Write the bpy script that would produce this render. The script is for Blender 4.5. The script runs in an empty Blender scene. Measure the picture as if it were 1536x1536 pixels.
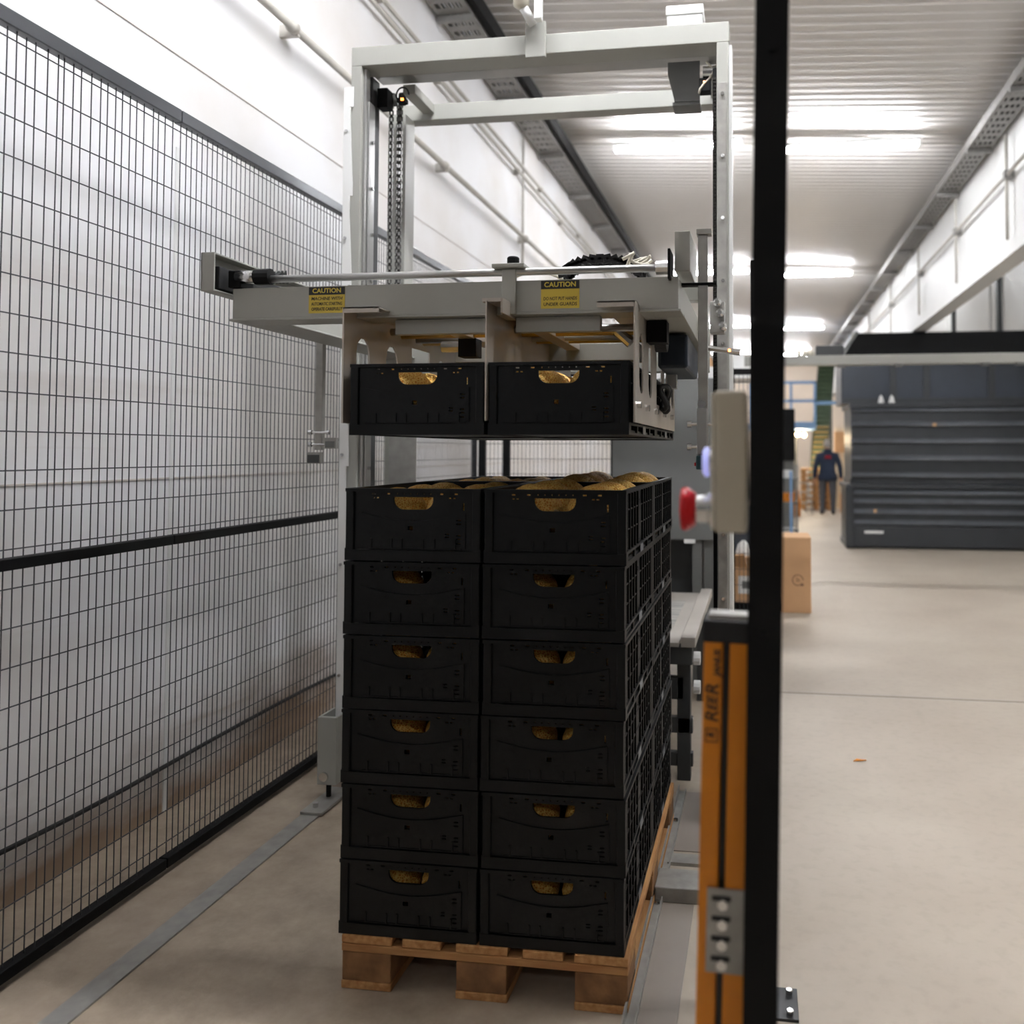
import bpy, bmesh, math, random
from mathutils import Vector, Matrix
random.seed(7)
S = bpy.context.scene
COL = S.collection
# ------------------------------------------------------------------ camera
H = 1.477
PITCH, ROLL, YAW = 0.0345, 0.0015, 0.1417
cam = bpy.data.cameras.new('camera'); camo = bpy.data.objects.new('camera', cam); COL.objects.link(camo)
camo.matrix_world = Matrix.Translation((0, 0, H)) @ Matrix.Rotation(YAW, 4, 'Z') @ Matrix.Rotation(math.pi/2+PITCH, 4, 'X') @ Matrix.Rotation(ROLL, 4, 'Z')
cam.sensor_width = 36; cam.lens = 1266.26/1536*36
cam.shift_x = (768-958.2)/1536; cam.shift_y = (633.18-768)/1536
cam.clip_start = 0.05; cam.clip_end = 200
cam.dof.use_dof = True; cam.dof.focus_distance = 2.75; cam.dof.aperture_fstop = 2.0
S.camera = camo
# ------------------------------------------------------------------ world and exposure
w = bpy.data.worlds.new('world'); S.world = w; w.use_nodes = True
w.node_tree.nodes['Background'].inputs[0].default_value = (1, 0.97, 0.93, 1)
w.node_tree.nodes['Background'].inputs[1].default_value = 0.05
vs = S.view_settings
vs.view_transform = 'Standard'; vs.look = 'None'; vs.gamma = 1; vs.use_curve_mapping = False; vs.exposure = 1.30
TUBE = 62.0          # emission of the fluorescent tubes
# ------------------------------------------------------------------ helpers
def lin(c):
    return tuple(((v/255)/12.92 if v/255 <= 0.04045 else ((v/255+0.055)/1.055)**2.4) for v in c)
def mat(name, rgb, rough=0.5, metal=0.0, var=0.0, scale=8.0, bump=0.0, bscale=60.0, spec=0.5, stretch=None, rgb2=None):
    m = bpy.data.materials.new(name); m.use_nodes = True
    nt = m.node_tree; b = nt.nodes['Principled BSDF']
    c = lin(rgb)
    b.inputs['Base Color'].default_value = (*c, 1); b.inputs['Roughness'].default_value = rough
    b.inputs['Metallic'].default_value = metal; b.inputs['Specular IOR Level'].default_value = spec
    tc = nt.nodes.new('ShaderNodeTexCoord'); mp = nt.nodes.new('ShaderNodeMapping')
    nt.links.new(tc.outputs['Object'], mp.inputs['Vector'])
    if stretch: mp.inputs['Scale'].default_value = stretch
    if var or rgb2:
        n = nt.nodes.new('ShaderNodeTexNoise'); n.inputs['Scale'].default_value = scale; n.inputs['Detail'].default_value = 6
        nt.links.new(mp.outputs[0], n.inputs['Vector'])
        r = nt.nodes.new('ShaderNodeValToRGB')
        r.color_ramp.elements[0].position = 0.3; r.color_ramp.elements[1].position = 0.72
        lo = lin(rgb2) if rgb2 else tuple(v*(1-var) for v in c)
        hi = c if rgb2 else tuple(min(1, v*(1+var*0.6)) for v in c)
        r.color_ramp.elements[0].color = (*lo, 1); r.color_ramp.elements[1].color = (*hi, 1)
        nt.links.new(n.outputs['Fac'], r.inputs[0]); nt.links.new(r.outputs[0], b.inputs['Base Color'])
    if bump:
        n2 = nt.nodes.new('ShaderNodeTexNoise'); n2.inputs['Scale'].default_value = bscale; n2.inputs['Detail'].default_value = 4
        nt.links.new(mp.outputs[0], n2.inputs['Vector'])
        bp = nt.nodes.new('ShaderNodeBump'); bp.inputs['Strength'].default_value = bump; bp.inputs['Distance'].default_value = 0.01
        nt.links.new(n2.outputs['Fac'], bp.inputs['Height']); nt.links.new(bp.outputs[0], b.inputs['Normal'])
    return m
def emis(name, rgb, strength, base=(230, 230, 230)):
    m = mat(name, base, 0.4); b = m.node_tree.nodes['Principled BSDF']
    b.inputs['Emission Color'].default_value = (*lin(rgb), 1); b.inputs['Emission Strength'].default_value = strength
    return m

M = {}
M['paint'] = mat('machine_grey_paint', (160, 160, 153), 0.42, 0, 0.05, 3, 0.03, 90)
M['steel'] = mat('brushed_steel', (178, 178, 176), 0.34, 0.85, 0.12, 5, 0.03, 40, stretch=(1, 1, 0.08))
M['zinc'] = mat('galvanised_steel', (158, 156, 151), 0.42, 0.5, 0.18, 22, 0.05, 60)
M['plate'] = mat('stainless_plate', (186, 178, 168), 0.38, 0.45, 0.12, 7, 0.02, 50, stretch=(1, 1, 0.3))
M['dark'] = mat('black_powder_coat', (7, 7, 8), 0.65, 0, 0.1, 5, 0.03, 120, 0.18)
M['fence'] = mat('dark_fence_coat', (40, 41, 43), 0.42, 0.2, 0.1, 5)
M['wire'] = mat('grey_fence_wire', (58, 60, 64), 0.45, 0.2)
M['rail'] = mat('grey_fence_rail', (92, 94, 98), 0.35, 0.5, 0.1, 5)
M['crate'] = mat('black_crate_plastic', (6, 9, 11), 0.42, 0, 0.25, 12, 0.05, 150, 0.22)
M['tab'] = mat('label_tab_sheen', (112, 117, 122), 0.4)  # label holder on the crate skirt; its reflection is put in as grey
M['rubber'] = mat('black_rubber', (15, 15, 16), 0.7)
M['chain'] = mat('oiled_chain', (60, 58, 55), 0.35, 0.8, 0.3, 80)
M['sticker_y'] = mat('yellow_sticker', (205, 178, 62), 0.45, 0, 0.06, 10)
M['ink'] = mat('black_ink', (18, 17, 15), 0.5)
M['yellow_ink'] = mat('yellow_ink', (214, 190, 70), 0.45)
M['yellow'] = mat('orange_yellow_enamel', (204, 122, 6), 0.4, 0, 0.05, 6)
M['red'] = mat('red_plastic', (176, 8, 20), 0.35, spec=0.3)
M['chrome'] = mat('chrome', (205, 205, 205), 0.2, 1.0)
M['beige_box'] = mat('beige_enclosure', (176, 168, 150), 0.45, 0, 0.03, 8)
M['cab'] = mat('grey_cabinet_paint', (100, 101, 99), 0.5, 0, 0.05, 3)
M['cab2'] = mat('dark_grey_frame_paint', (58, 60, 61), 0.5, 0, 0.08, 3)
M['belt'] = mat('worn_grey_sheet', (200, 196, 188), 0.35, 0, 0, 6, 0.0, rgb2=(120, 122, 122), stretch=(1, 4, 1))
M['navy'] = mat('navy_motor_paint', (22, 34, 48), 0.5)
M['teal'] = mat('teal_sensor', (26, 62, 70), 0.4)
M['cable'] = mat('pale_cable', (206, 200, 184), 0.5)
M['brass'] = mat('yellow_bar', (190, 150, 60), 0.35, 0.4, 0.15, 10)
M['wood'] = mat('pallet_pine', (192, 148, 96), 0.75, 0, 0, 9, 0.15, 70, rgb2=(150, 100, 54), stretch=(6, 0.6, 6))
M['woodx'] = mat('pallet_pine_cross', (180, 136, 86), 0.75, 0, 0, 9, 0.15, 70, rgb2=(146, 98, 54), stretch=(0.6, 6, 6))
M['block'] = mat('pallet_block', (150, 110, 70), 0.85, 0, 0, 14, 0.25, 60, rgb2=(100, 68, 40))
M['card'] = mat('cardboard', (200, 158, 116), 0.8, 0, 0.06, 4, 0.04, 30)
M['cardink'] = mat('cardboard_print', (110, 78, 56), 0.8)
M['white'] = mat('white_paint', (228, 228, 226), 0.5, 0, 0.03, 2)
M['bin'] = mat('charcoal_bin_plastic', (50, 53, 57), 0.38, 0, 0.12, 4, 0.05, 20)
M['table'] = mat('worn_table_sheet', (176, 170, 162), 0.45, 0, 0.08, 5)
M['bin_rib'] = mat('top_lit_bin_rib', (84, 87, 92), 0.42, 0, 0.2, 6)  # lighter than the bin: overhead light on the ribs put into the colour
M['bin2'] = mat('smooth_dark_bin', (54, 60, 70), 0.3, 0, 0.15, 2)
M['conduit'] = mat('grey_conduit', (190, 186, 178), 0.5, 0, 0.12, 6)
M['tray'] = mat('galvanised_tray', (150, 148, 145), 0.45, 0.5, 0.15, 10)
M['seam'] = mat('wall_seam', (204, 196, 188), 0.7)
M['jointfill'] = mat('floor_joint_filler', (92, 82, 72), 0.8)
M['floorplate'] = mat('painted_floor_plate', (136, 126, 117), 0.45, 0, 0.08, 6)
M['blue'] = mat('blue_rail_paint', (120, 160, 205), 0.45)
M['green'] = mat('dark_green_belt', (48, 62, 40), 0.6, 0, 0.2, 6)
M['cream'] = mat('cream_pillar', (220, 204, 178), 0.6, 0, 0.04, 2)
M['skin'] = mat('skin', (200, 150, 122), 0.55)
M['jacket'] = mat('navy_jacket', (26, 40, 62), 0.8, 0, 0.15, 10, 0.2, 12)
M['trouser'] = mat('grey_trousers', (74, 76, 82), 0.85, 0, 0.1, 10, 0.2, 14)
M['hair'] = mat('grey_hair', (158, 154, 150), 0.8, 0, 0.2, 40, 0.3, 90)
M['shoe'] = mat('dark_shoe', (40, 36, 34), 0.6)
M['stem'] = mat('dry_stem', (120, 100, 58), 0.8)
M['glass'] = mat('pale_lens', (200, 205, 230), 0.2)
M['tube'] = emis('fluorescent_tube', (248, 250, 255), TUBE, (255, 255, 255))
M['tube_boost'] = emis('bright_fluorescent_tube', (248, 250, 255), TUBE*2.15, (255, 255, 255))  # overhead row out of view, output raised to brighten the left wall
M['tube_fill'] = emis('fill_fluorescent_tube', (250, 250, 252), TUBE*0.33, (255, 255, 255))  # weak tubes of the lights added out of view
M['warm'] = emis('warm_lamp', (255, 205, 140), 12.0)
M['button_glow'] = emis('lit_button', (170, 175, 255), 0.22, (185, 190, 235))
M['amber_led'] = emis('amber_led', (255, 130, 30), 3.0)

def wall_material():
    m = mat('stained_white_wall', (226, 226, 226), 0.62)
    nt = m.node_tree; b = nt.nodes['Principled BSDF']
    tc = nt.nodes.new('ShaderNodeTexCoord')
    sep = nt.nodes.new('ShaderNodeSeparateXYZ'); nt.links.new(tc.outputs['Object'], sep.inputs[0])
    mp = nt.nodes.new('ShaderNodeMapping'); mp.inputs['Scale'].default_value = (1, 0.55, 1.4); nt.links.new(tc.outputs['Object'], mp.inputs[0])
    n = nt.nodes.new('ShaderNodeTexNoise'); n.inputs['Scale'].default_value = 2.2; n.inputs['Detail'].default_value = 7; n.inputs['Roughness'].default_value = 0.62
    nt.links.new(mp.outputs[0], n.inputs['Vector'])
    # dirt line: z plus noise, strongest at the foot of the wall
    a = nt.nodes.new('ShaderNodeMath'); a.operation = 'MULTIPLY_ADD'; a.inputs[1].default_value = 1.3; nt.links.new(n.outputs['Fac'], a.inputs[0]); nt.links.new(sep.outputs['Z'], a.inputs[2])
    mr = nt.nodes.new('ShaderNodeMapRange'); mr.inputs['From Min'].default_value = 0.62; mr.inputs['From Max'].default_value = 1.12; mr.inputs['To Min'].default_value = 1; mr.inputs['To Max'].default_value = 0
    nt.links.new(a.outputs[0], mr.inputs['Value'])
    mx = nt.nodes.new('ShaderNodeMix'); mx.data_type = 'RGBA'
    n3 = nt.nodes.new('ShaderNodeTexNoise'); n3.inputs['Scale'].default_value = 0.9; n3.inputs['Detail'].default_value = 5
    nt.links.new(tc.outputs['Object'], n3.inputs['Vector'])
    r3 = nt.nodes.new('ShaderNodeValToRGB'); r3.color_ramp.elements[0].position = 0.35; r3.color_ramp.elements[1].position = 0.6
    r3.color_ramp.elements[0].color = (*lin((226, 222, 218)), 1); r3.color_ramp.elements[1].color = (*lin((238, 238, 240)), 1)
    nt.links.new(n3.outputs['Fac'], r3.inputs[0])
    nt.links.new(mr.outputs[0], mx.inputs['Factor']); nt.links.new(r3.outputs[0], mx.inputs['A']); mx.inputs['B'].default_value = (*lin((150, 128, 108)), 1)
    # a few streaks
    mp2 = nt.nodes.new('ShaderNodeMapping'); mp2.inputs['Scale'].default_value = (1, 0.25, 5.0); nt.links.new(tc.outputs['Object'], mp2.inputs[0])
    n4 = nt.nodes.new('ShaderNodeTexNoise'); n4.inputs['Scale'].default_value = 1.6; n4.inputs['Detail'].default_value = 8; n4.inputs['Distortion'].default_value = 0.6
    nt.links.new(mp2.outputs[0], n4.inputs['Vector'])
    r4 = nt.nodes.new('ShaderNodeValToRGB'); r4.color_ramp.elements[0].position = 0.60; r4.color_ramp.elements[1].position = 0.72
    r4.color_ramp.elements[0].color = (0, 0, 0, 1); r4.color_ramp.elements[1].color = (0.55, 0.55, 0.55, 1)
    nt.links.new(n4.outputs['Fac'], r4.inputs[0])
    low = nt.nodes.new('ShaderNodeMapRange'); low.inputs['From Min'].default_value = 0.3; low.inputs['From Max'].default_value = 2.6; low.inputs['To Min'].default_value = 1; low.inputs['To Max'].default_value = 0
    nt.links.new(sep.outputs['Z'], low.inputs['Value'])
    mu = nt.nodes.new('ShaderNodeMath'); mu.operation = 'MULTIPLY'; nt.links.new(r4.outputs[0], mu.inputs[0]); nt.links.new(low.outputs[0], mu.inputs[1])
    mx2 = nt.nodes.new('ShaderNodeMix'); mx2.data_type = 'RGBA'
    nt.links.new(mu.outputs[0], mx2.inputs['Factor']); nt.links.new(mx.outputs['Result'], mx2.inputs['A']); mx2.inputs['B'].default_value = (*lin((176, 158, 140)), 1)
    nt.links.new(mx2.outputs['Result'], b.inputs['Base Color'])
    bp = nt.nodes.new('ShaderNodeBump'); bp.inputs['Strength'].default_value = 0.08; nt.links.new(n.outputs['Fac'], bp.inputs['Height']); nt.links.new(bp.outputs[0], b.inputs['Normal'])
    return m
M['wall'] = wall_material()

def floor_material():
    m = mat('worn_concrete', (186, 170, 152), 0.55)
    nt = m.node_tree; b = nt.nodes['Principled BSDF']
    tc = nt.nodes.new('ShaderNodeTexCoord')
    n = nt.nodes.new('ShaderNodeTexNoise'); n.inputs['Scale'].default_value = 0.8; n.inputs['Detail'].default_value = 8; n.inputs['Roughness'].default_value = 0.6
    nt.links.new(tc.outputs['Object'], n.inputs['Vector'])
    r = nt.nodes.new('ShaderNodeValToRGB'); r.color_ramp.elements[0].position = 0.3; r.color_ramp.elements[1].position = 0.7
    r.color_ramp.elements[0].color = (*lin((168, 156, 141)), 1); r.color_ramp.elements[1].color = (*lin((186, 176, 161)), 1)
    nt.links.new(n.outputs['Fac'], r.inputs[0])
    n2 = nt.nodes.new('ShaderNodeTexNoise'); n2.inputs['Scale'].default_value = 22; n2.inputs['Detail'].default_value = 6
    nt.links.new(tc.outputs['Object'], n2.inputs['Vector'])
    r2 = nt.nodes.new('ShaderNodeValToRGB'); r2.color_ramp.elements[0].position = 0.32; r2.color_ramp.elements[1].position = 0.5
    r2.color_ramp.elements[0].color = (0.72, 0.70, 0.68, 1); r2.color_ramp.elements[1].color = (1, 1, 1, 1)
    nt.links.new(n2.outputs['Fac'], r2.inputs[0])
    mx = nt.nodes.new('ShaderNodeMix'); mx.data_type = 'RGBA'; mx.blend_type = 'MULTIPLY'; mx.inputs['Factor'].default_value = 0.22
    nt.links.new(r.outputs[0], mx.inputs['A']); nt.links.new(r2.outputs[0], mx.inputs['B'])
    # darker, browner concrete towards the left, edge broken up by noise
    sep = nt.nodes.new('ShaderNodeSeparateXYZ'); nt.links.new(tc.outputs['Object'], sep.inputs[0])
    ad = nt.nodes.new('ShaderNodeMath'); ad.operation = 'MULTIPLY_ADD'; ad.inputs[1].default_value = 0.9
    nt.links.new(n.outputs['Fac'], ad.inputs[0]); nt.links.new(sep.outputs['X'], ad.inputs[2])
    mr = nt.nodes.new('ShaderNodeMapRange'); mr.inputs['From Min'].default_value = -0.5; mr.inputs['From Max'].default_value = 0.6; mr.inputs['To Min'].default_value = 0.75; mr.inputs['To Max'].default_value = 0
    nt.links.new(ad.outputs[0], mr.inputs['Value'])
    mx2 = nt.nodes.new('ShaderNodeMix'); mx2.data_type = 'RGBA'
    nt.links.new(mr.outputs[0], mx2.inputs['Factor']); nt.links.new(mx.outputs['Result'], mx2.inputs['A'])
    r5 = nt.nodes.new('ShaderNodeValToRGB'); r5.color_ramp.elements[0].position = 0.35; r5.color_ramp.elements[1].position = 0.65
    r5.color_ramp.elements[0].color = (*lin((118, 102, 86)), 1); r5.color_ramp.elements[1].color = (*lin((158, 142, 122)), 1)
    n5 = nt.nodes.new('ShaderNodeTexNoise'); n5.inputs['Scale'].default_value = 7; n5.inputs['Detail'].default_value = 10; n5.inputs['Roughness'].default_value = 0.72
    nt.links.new(tc.outputs['Object'], n5.inputs['Vector']); nt.links.new(n5.outputs['Fac'], r5.inputs[0]); nt.links.new(r5.outputs[0], mx2.inputs['B'])
    nt.links.new(mx2.outputs['Result'], b.inputs['Base Color'])
    bp = nt.nodes.new('ShaderNodeBump'); bp.inputs['Strength'].default_value = 0.15; bp.inputs['Distance'].default_value = 0.01
    nt.links.new(n2.outputs['Fac'], bp.inputs['Height']); nt.links.new(bp.outputs[0], b.inputs['Normal'])
    return m
M['floor'] = floor_material()

def melon_material():
    m = mat('netted_melon_rind', (214, 160, 66), 0.55)
    nt = m.node_tree; b = nt.nodes['Principled BSDF']
    tc = nt.nodes.new('ShaderNodeTexCoord')
    v = nt.nodes.new('ShaderNodeTexVoronoi'); v.feature = 'DISTANCE_TO_EDGE'; v.inputs['Scale'].default_value = 24
    nz = nt.nodes.new('ShaderNodeTexNoise'); nz.inputs['Scale'].default_value = 4
    mxv = nt.nodes.new('ShaderNodeMix'); mxv.data_type = 'VECTOR'; mxv.inputs['Factor'].default_value = 0.03
    nt.links.new(tc.outputs['Object'], nz.inputs['Vector'])
    nt.links.new(tc.outputs['Object'], mxv.inputs['A']); nt.links.new(nz.outputs['Color'], mxv.inputs['B'])
    nt.links.new(mxv.outputs['Result'], v.inputs['Vector'])
    r = nt.nodes.new('ShaderNodeValToRGB'); r.color_ramp.elements[0].position = 0.04; r.color_ramp.elements[1].position = 0.2
    r.color_ramp.elements[0].color = (*lin((246, 208, 112)), 1); r.color_ramp.elements[1].color = (*lin((216, 138, 24)), 1)
    nt.links.new(v.outputs['Distance'], r.inputs[0])
    oi = nt.nodes.new('ShaderNodeObjectInfo')
    hs = nt.nodes.new('ShaderNodeHueSaturation')
    vr = nt.nodes.new('ShaderNodeMapRange'); vr.inputs['To Min'].default_value = 0.8; vr.inputs['To Max'].default_value = 1.1
    nt.links.new(oi.outputs['Random'], vr.inputs['Value']); nt.links.new(vr.outputs[0], hs.inputs['Value'])
    nt.links.new(r.outputs[0], hs.inputs['Color']); nt.links.new(hs.outputs[0], b.inputs['Base Color'])
    bp = nt.nodes.new('ShaderNodeBump'); bp.invert = True; bp.inputs['Strength'].default_value = 0.6; bp.inputs['Distance'].default_value = 0.02
    nt.links.new(v.outputs['Distance'], bp.inputs['Height']); nt.links.new(bp.outputs[0], b.inputs['Normal'])
    return m
M['melon'] = melon_material()

class MB:
    """collects simple solids into one mesh"""
    def __init__(s): s.v = []; s.f = []
    def add(s, verts, faces):
        o = len(s.v); s.v += [tuple(v) for v in verts]; s.f += [tuple(i+o for i in f) for f in faces]; return s
    def box(s, x0, x1, y0, y1, z0, z1):
        x0, x1 = min(x0, x1), max(x0, x1); y0, y1 = min(y0, y1), max(y0, y1); z0, z1 = min(z0, z1), max(z0, z1)
        return s.add([(x0,y0,z0),(x1,y0,z0),(x1,y1,z0),(x0,y1,z0),(x0,y0,z1),(x1,y0,z1),(x1,y1,z1),(x0,y1,z1)],
                     [(3,2,1,0),(4,5,6,7),(0,1,5,4),(1,2,6,5),(2,3,7,6),(3,0,4,7)])
    def hexa(s, bot, top):
        return s.add(list(bot)+list(top), [(3,2,1,0),(4,5,6,7),(0,1,5,4),(1,2,6,5),(2,3,7,6),(3,0,4,7)])
    def cyl(s, p0, p1, r, n=12, r1=None):
        p0 = Vector(p0); p1 = Vector(p1); d = (p1-p0).normalized()
        a = d.orthogonal().normalized(); b = d.cross(a); r1 = r if r1 is None else r1
        vs = []
        for i in range(n):
            t = 2*math.pi*i/n; vs.append(p0+(a*math.cos(t)+b*math.sin(t))*r)
        for i in range(n):
            t = 2*math.pi*i/n; vs.append(p1+(a*math.cos(t)+b*math.sin(t))*r1)
        fs = [(i, (i+1) % n, n+(i+1) % n, n+i) for i in range(n)]
        fs += [tuple(range(n-1, -1, -1)), tuple(range(n, 2*n))]
        return s.add(vs, fs)
    def tube(s, pts, r, n=8):
        pts = [Vector(p) for p in pts]; rings = []; a = None
        for i, p in enumerate(pts):
            d = (pts[min(i+1, len(pts)-1)]-pts[max(i-1, 0)]).normalized()
            if a is None: a = d.orthogonal().normalized()
            else: a = (a-d*a.dot(d)).normalized()
            b = d.cross(a)
            rings.append([p+(a*math.cos(2*math.pi*k/n)+b*math.sin(2*math.pi*k/n))*r for k in range(n)])
        vs = [v for g in rings for v in g]; fs = []
        for i in range(len(pts)-1):
            for k in range(n): fs.append((i*n+k, i*n+(k+1) % n, (i+1)*n+(k+1) % n, (i+1)*n+k))
        fs += [tuple(range(n-1, -1, -1)), tuple(range((len(pts)-1)*n, len(pts)*n))]
        return s.add(vs, fs)
    def lathe(s, prof, center, axis='Z', n=20):
        """prof = [(r, h)...] along the axis from center"""
        c = Vector(center); vs = []; fs = []
        for r, h in prof:
            for k in range(n):
                t = 2*math.pi*k/n; x, y = r*math.cos(t), r*math.sin(t)
                p = {'Z': (x, y, h), 'X': (h, x, y), 'Y': (x, h, y)}[axis]
                vs.append(c+Vector(p))
        m = len(prof)
        for i in range(m-1):
            for k in range(n): fs.append((i*n+k, i*n+(k+1) % n, (i+1)*n+(k+1) % n, (i+1)*n+k))
        fs += [tuple(range(n-1, -1, -1)), tuple(range((m-1)*n, m*n))]
        return s.add(vs, fs)
    def mesh(s, name, fix=True):
        me = bpy.data.meshes.new(name); me.from_pydata(s.v, [], s.f)
        if fix:
            bm = bmesh.new(); bm.from_mesh(me); bmesh.ops.recalc_face_normals(bm, faces=bm.faces); bm.to_mesh(me); bm.free()
        me.update(); return me

WL = {}      # world origin of each empty / object used as a parent
def link(name, me, m, parent=None, loc=None, smooth=False, bevel=0.0):
    o = bpy.data.objects.new(name, me); COL.objects.link(o)
    if m is not None and len(me.materials) == 0: me.materials.append(M[m])
    if parent is not None: o.parent = parent
    if loc is not None: o.location = loc
    WL[o.name] = (Vector(loc) if loc is not None else Vector((0, 0, 0)))+(WL.get(parent.name, Vector((0, 0, 0))) if parent is not None else Vector((0, 0, 0)))
    if smooth:
        for p in me.polygons: p.use_smooth = True
    if bevel:
        b = o.modifiers.new('bevel', 'BEVEL'); b.width = bevel; b.segments = 2; b.limit_method = 'ANGLE'
    return o
def build(mb, name, m, parent=None, local=False, smooth=False, bevel=0.0):
    """mesh given in world coordinates (unless local): shifted to the parent's origin"""
    if parent is not None and not local:
        o = WL[parent.name]
        mb.v = [(v[0]-o.x, v[1]-o.y, v[2]-o.z) for v in mb.v]
    return link(name, mb.mesh(name), m, parent, None, smooth, bevel)
def single(mb, name, m, label, cat, group=None, smooth=False, bevel=0.0, kind=None):
    """a thing that is one mesh; its origin goes to the middle of its foot"""
    xs = [v[0] for v in mb.v]; ys = [v[1] for v in mb.v]; zs = [v[2] for v in mb.v]
    c = Vector(((min(xs)+max(xs))/2, (min(ys)+max(ys))/2, min(zs)))
    mb.v = [(v[0]-c.x, v[1]-c.y, v[2]-c.z) for v in mb.v]
    o = link(name, mb.mesh(name), m, None, c, smooth, bevel)
    tag(o, label, cat, group, kind); return o
def tag(o, label=None, cat=None, group=None, kind=None):
    if label: o['label'] = label
    if cat: o['category'] = cat
    if group: o['group'] = group
    if kind: o['kind'] = kind
    return o
def thing(name, label, cat, loc=(0, 0, 0), group=None, rot=None):
    o = bpy.data.objects.new(name, None); COL.objects.link(o); o.location = loc; o.empty_display_size = 0.1
    if rot: o.rotation_euler = rot
    WL[o.name] = Vector(loc)
    return tag(o, label, cat, group)
def struct(mb, name, m, label=None, bevel=0.0):
    o = build(mb, name, m, None, bevel=bevel); return tag(o, label, None, None, 'structure')
def copy_tree(o, parent=None):
    c = o.copy(); COL.objects.link(c); c.parent = parent
    WL[c.name] = WL.get(o.name, Vector((0, 0, 0)))
    for ch in list(o.children): copy_tree(ch, c)
    return c
_tmp = []
def holed(outline, holes, thick):
    """flat solid with holes: outline and holes are 2D point lists, thickness along +Z centred"""
    cu = bpy.data.curves.new('tmp', 'CURVE'); cu.dimensions = '2D'; cu.fill_mode = 'BOTH'; cu.extrude = thick/2
    for pts in [outline]+list(holes):
        sp = cu.splines.new('POLY'); sp.points.add(len(pts)-1)
        for i, p in enumerate(pts): sp.points[i].co = (p[0], p[1], 0, 1)
        sp.use_cyclic_u = True
    ob = bpy.data.objects.new('tmp', cu); COL.objects.link(ob)
    dg = bpy.context.evaluated_depsgraph_get()
    me = bpy.data.meshes.new_from_object(ob.evaluated_get(dg))
    vs = [tuple(v.co) for v in me.vertices]; fs = [tuple(p.vertices) for p in me.polygons]
    bpy.data.objects.remove(ob); bpy.data.curves.remove(cu); bpy.data.meshes.remove(me)
    return vs, fs
def rect(x0, x1, y0, y1): return [(x0, y0), (x1, y0), (x1, y1), (x0, y1)]
def pill(x0, x1, y0, y1, n=5):
    """vertical slot with a round top and bottom"""
    r = (x1-x0)/2; cx = (x0+x1)/2; pts = []
    for i in range(n+1): t = math.pi*i/n; pts.append((cx+r*math.cos(t), y1-r+r*math.sin(t)))
    for i in range(n+1): t = math.pi+math.pi*i/n; pts.append((cx+r*math.cos(t), y0+r+r*math.sin(t)))
    return pts
def place(vf, fn):
    mb = MB(); mb.add([fn(*v) for v in vf[0]], vf[1]); return mb
def text_mesh(body, size, extrude=0.0006, shear=0.0, bold=0.0):
    cu = bpy.data.curves.new('tmp', 'FONT'); cu.body = body; cu.size = size; cu.align_x = 'CENTER'; cu.align_y = 'CENTER'
    cu.extrude = extrude; cu.shear = shear; cu.offset = bold; cu.resolution_u = 3
    ob = bpy.data.objects.new('tmp', cu); COL.objects.link(ob)
    me = bpy.data.meshes.new_from_object(ob.evaluated_get(bpy.context.evaluated_depsgraph_get()))
    vs = [tuple(v.co) for v in me.vertices]; fs = [tuple(p.vertices) for p in me.polygons]
    bpy.data.objects.remove(ob); bpy.data.curves.remove(cu); bpy.data.meshes.remove(me)
    return vs, fs

# ================================================================== THE SETTING
XL, XR = -2.42, 2.41
fl = struct(MB().box(-2.7, 6.5, -6, 36, -0.1, 0), 'floor', 'floor', 'worn beige concrete floor')
build(MB().box(-0.1, 4.2, 5.30, 5.312, 0.0, 0.0006), 'floor_joint', 'jointfill', fl)
CT = lambda x: 4.98-0.05*x
mb = MB(); mb.hexa([(-2.7,-6,CT(-2.7)),(2.6,-6,CT(2.6)),(2.6,36,CT(2.6)),(-2.7,36,CT(-2.7))], [(-2.7,-6,CT(-2.7)+.1),(2.6,-6,CT(2.6)+.1),(2.6,36,CT(2.6)+.1),(-2.7,36,CT(-2.7)+.1)])
M['ceiling'] = mat('ceiling_sheet', (222, 219, 215), 0.4, 0, 0.03, 2)
ce = struct(mb, 'ceiling', 'ceiling', 'white ribbed sheet ceiling')
# trapezoid ribs, one by one where they can be told apart
def rib_mesh():
    mb = MB(); x0, x1 = XL, XR
    for xa, xb in ((x0, x1),):
        za, zb = CT(xa), CT(xb); h = 0.010
        mb.add([(xa,-.022,za),(xa,-.009,za-h),(xa,.009,za-h),(xa,.022,za),(xb,-.022,zb),(xb,-.009,zb-h),(xb,.009,zb-h),(xb,.022,zb)],
               [(0,1,2,3),(7,6,5,4),(0,4,5,1),(1,5,6,2),(2,6,7,3),(3,7,4,0)])
    return mb.mesh('ceiling_rib')
rm = rib_mesh()
for i in range(150):
    o = link('ceiling_rib', rm, 'ceiling', ce, (0, 4.0+i*0.138, 0))
struct(MB().box(XL-0.2, XL, -6, 36, 0, 5.3), 'wall_left', 'wall', 'white rendered wall with brown dirt along its foot')
struct(MB().box(XR, XR+0.15, 3.0, 30, 3.5, 5.2), 'wall_right', 'white', 'white panelled upper wall on the right')
struct(MB().box(XR-0.03, XR+0.18, 3.0, 30, 3.36, 3.5), 'trim_1', 'white', 'white lintel beam along the right side')
struct(MB().box(4.35, 4.5, 3.0, 36, 0, 5.9), 'wall_side_bay', 'white', 'white wall of the side bay')
struct(MB().box(2.56, 4.6, 3.0, 36, 5.8, 5.9), 'ceiling_side_bay', 'ceiling', 'pale ceiling of the side bay')
struct(MB().box(2.41, 2.56, 3.0, 36, 5.1, 5.9), 'wall_above_lintel', 'white')
M['farwall'] = mat('beige_far_wall', (214, 200, 184), 0.6, 0, 0.05, 1)
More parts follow.
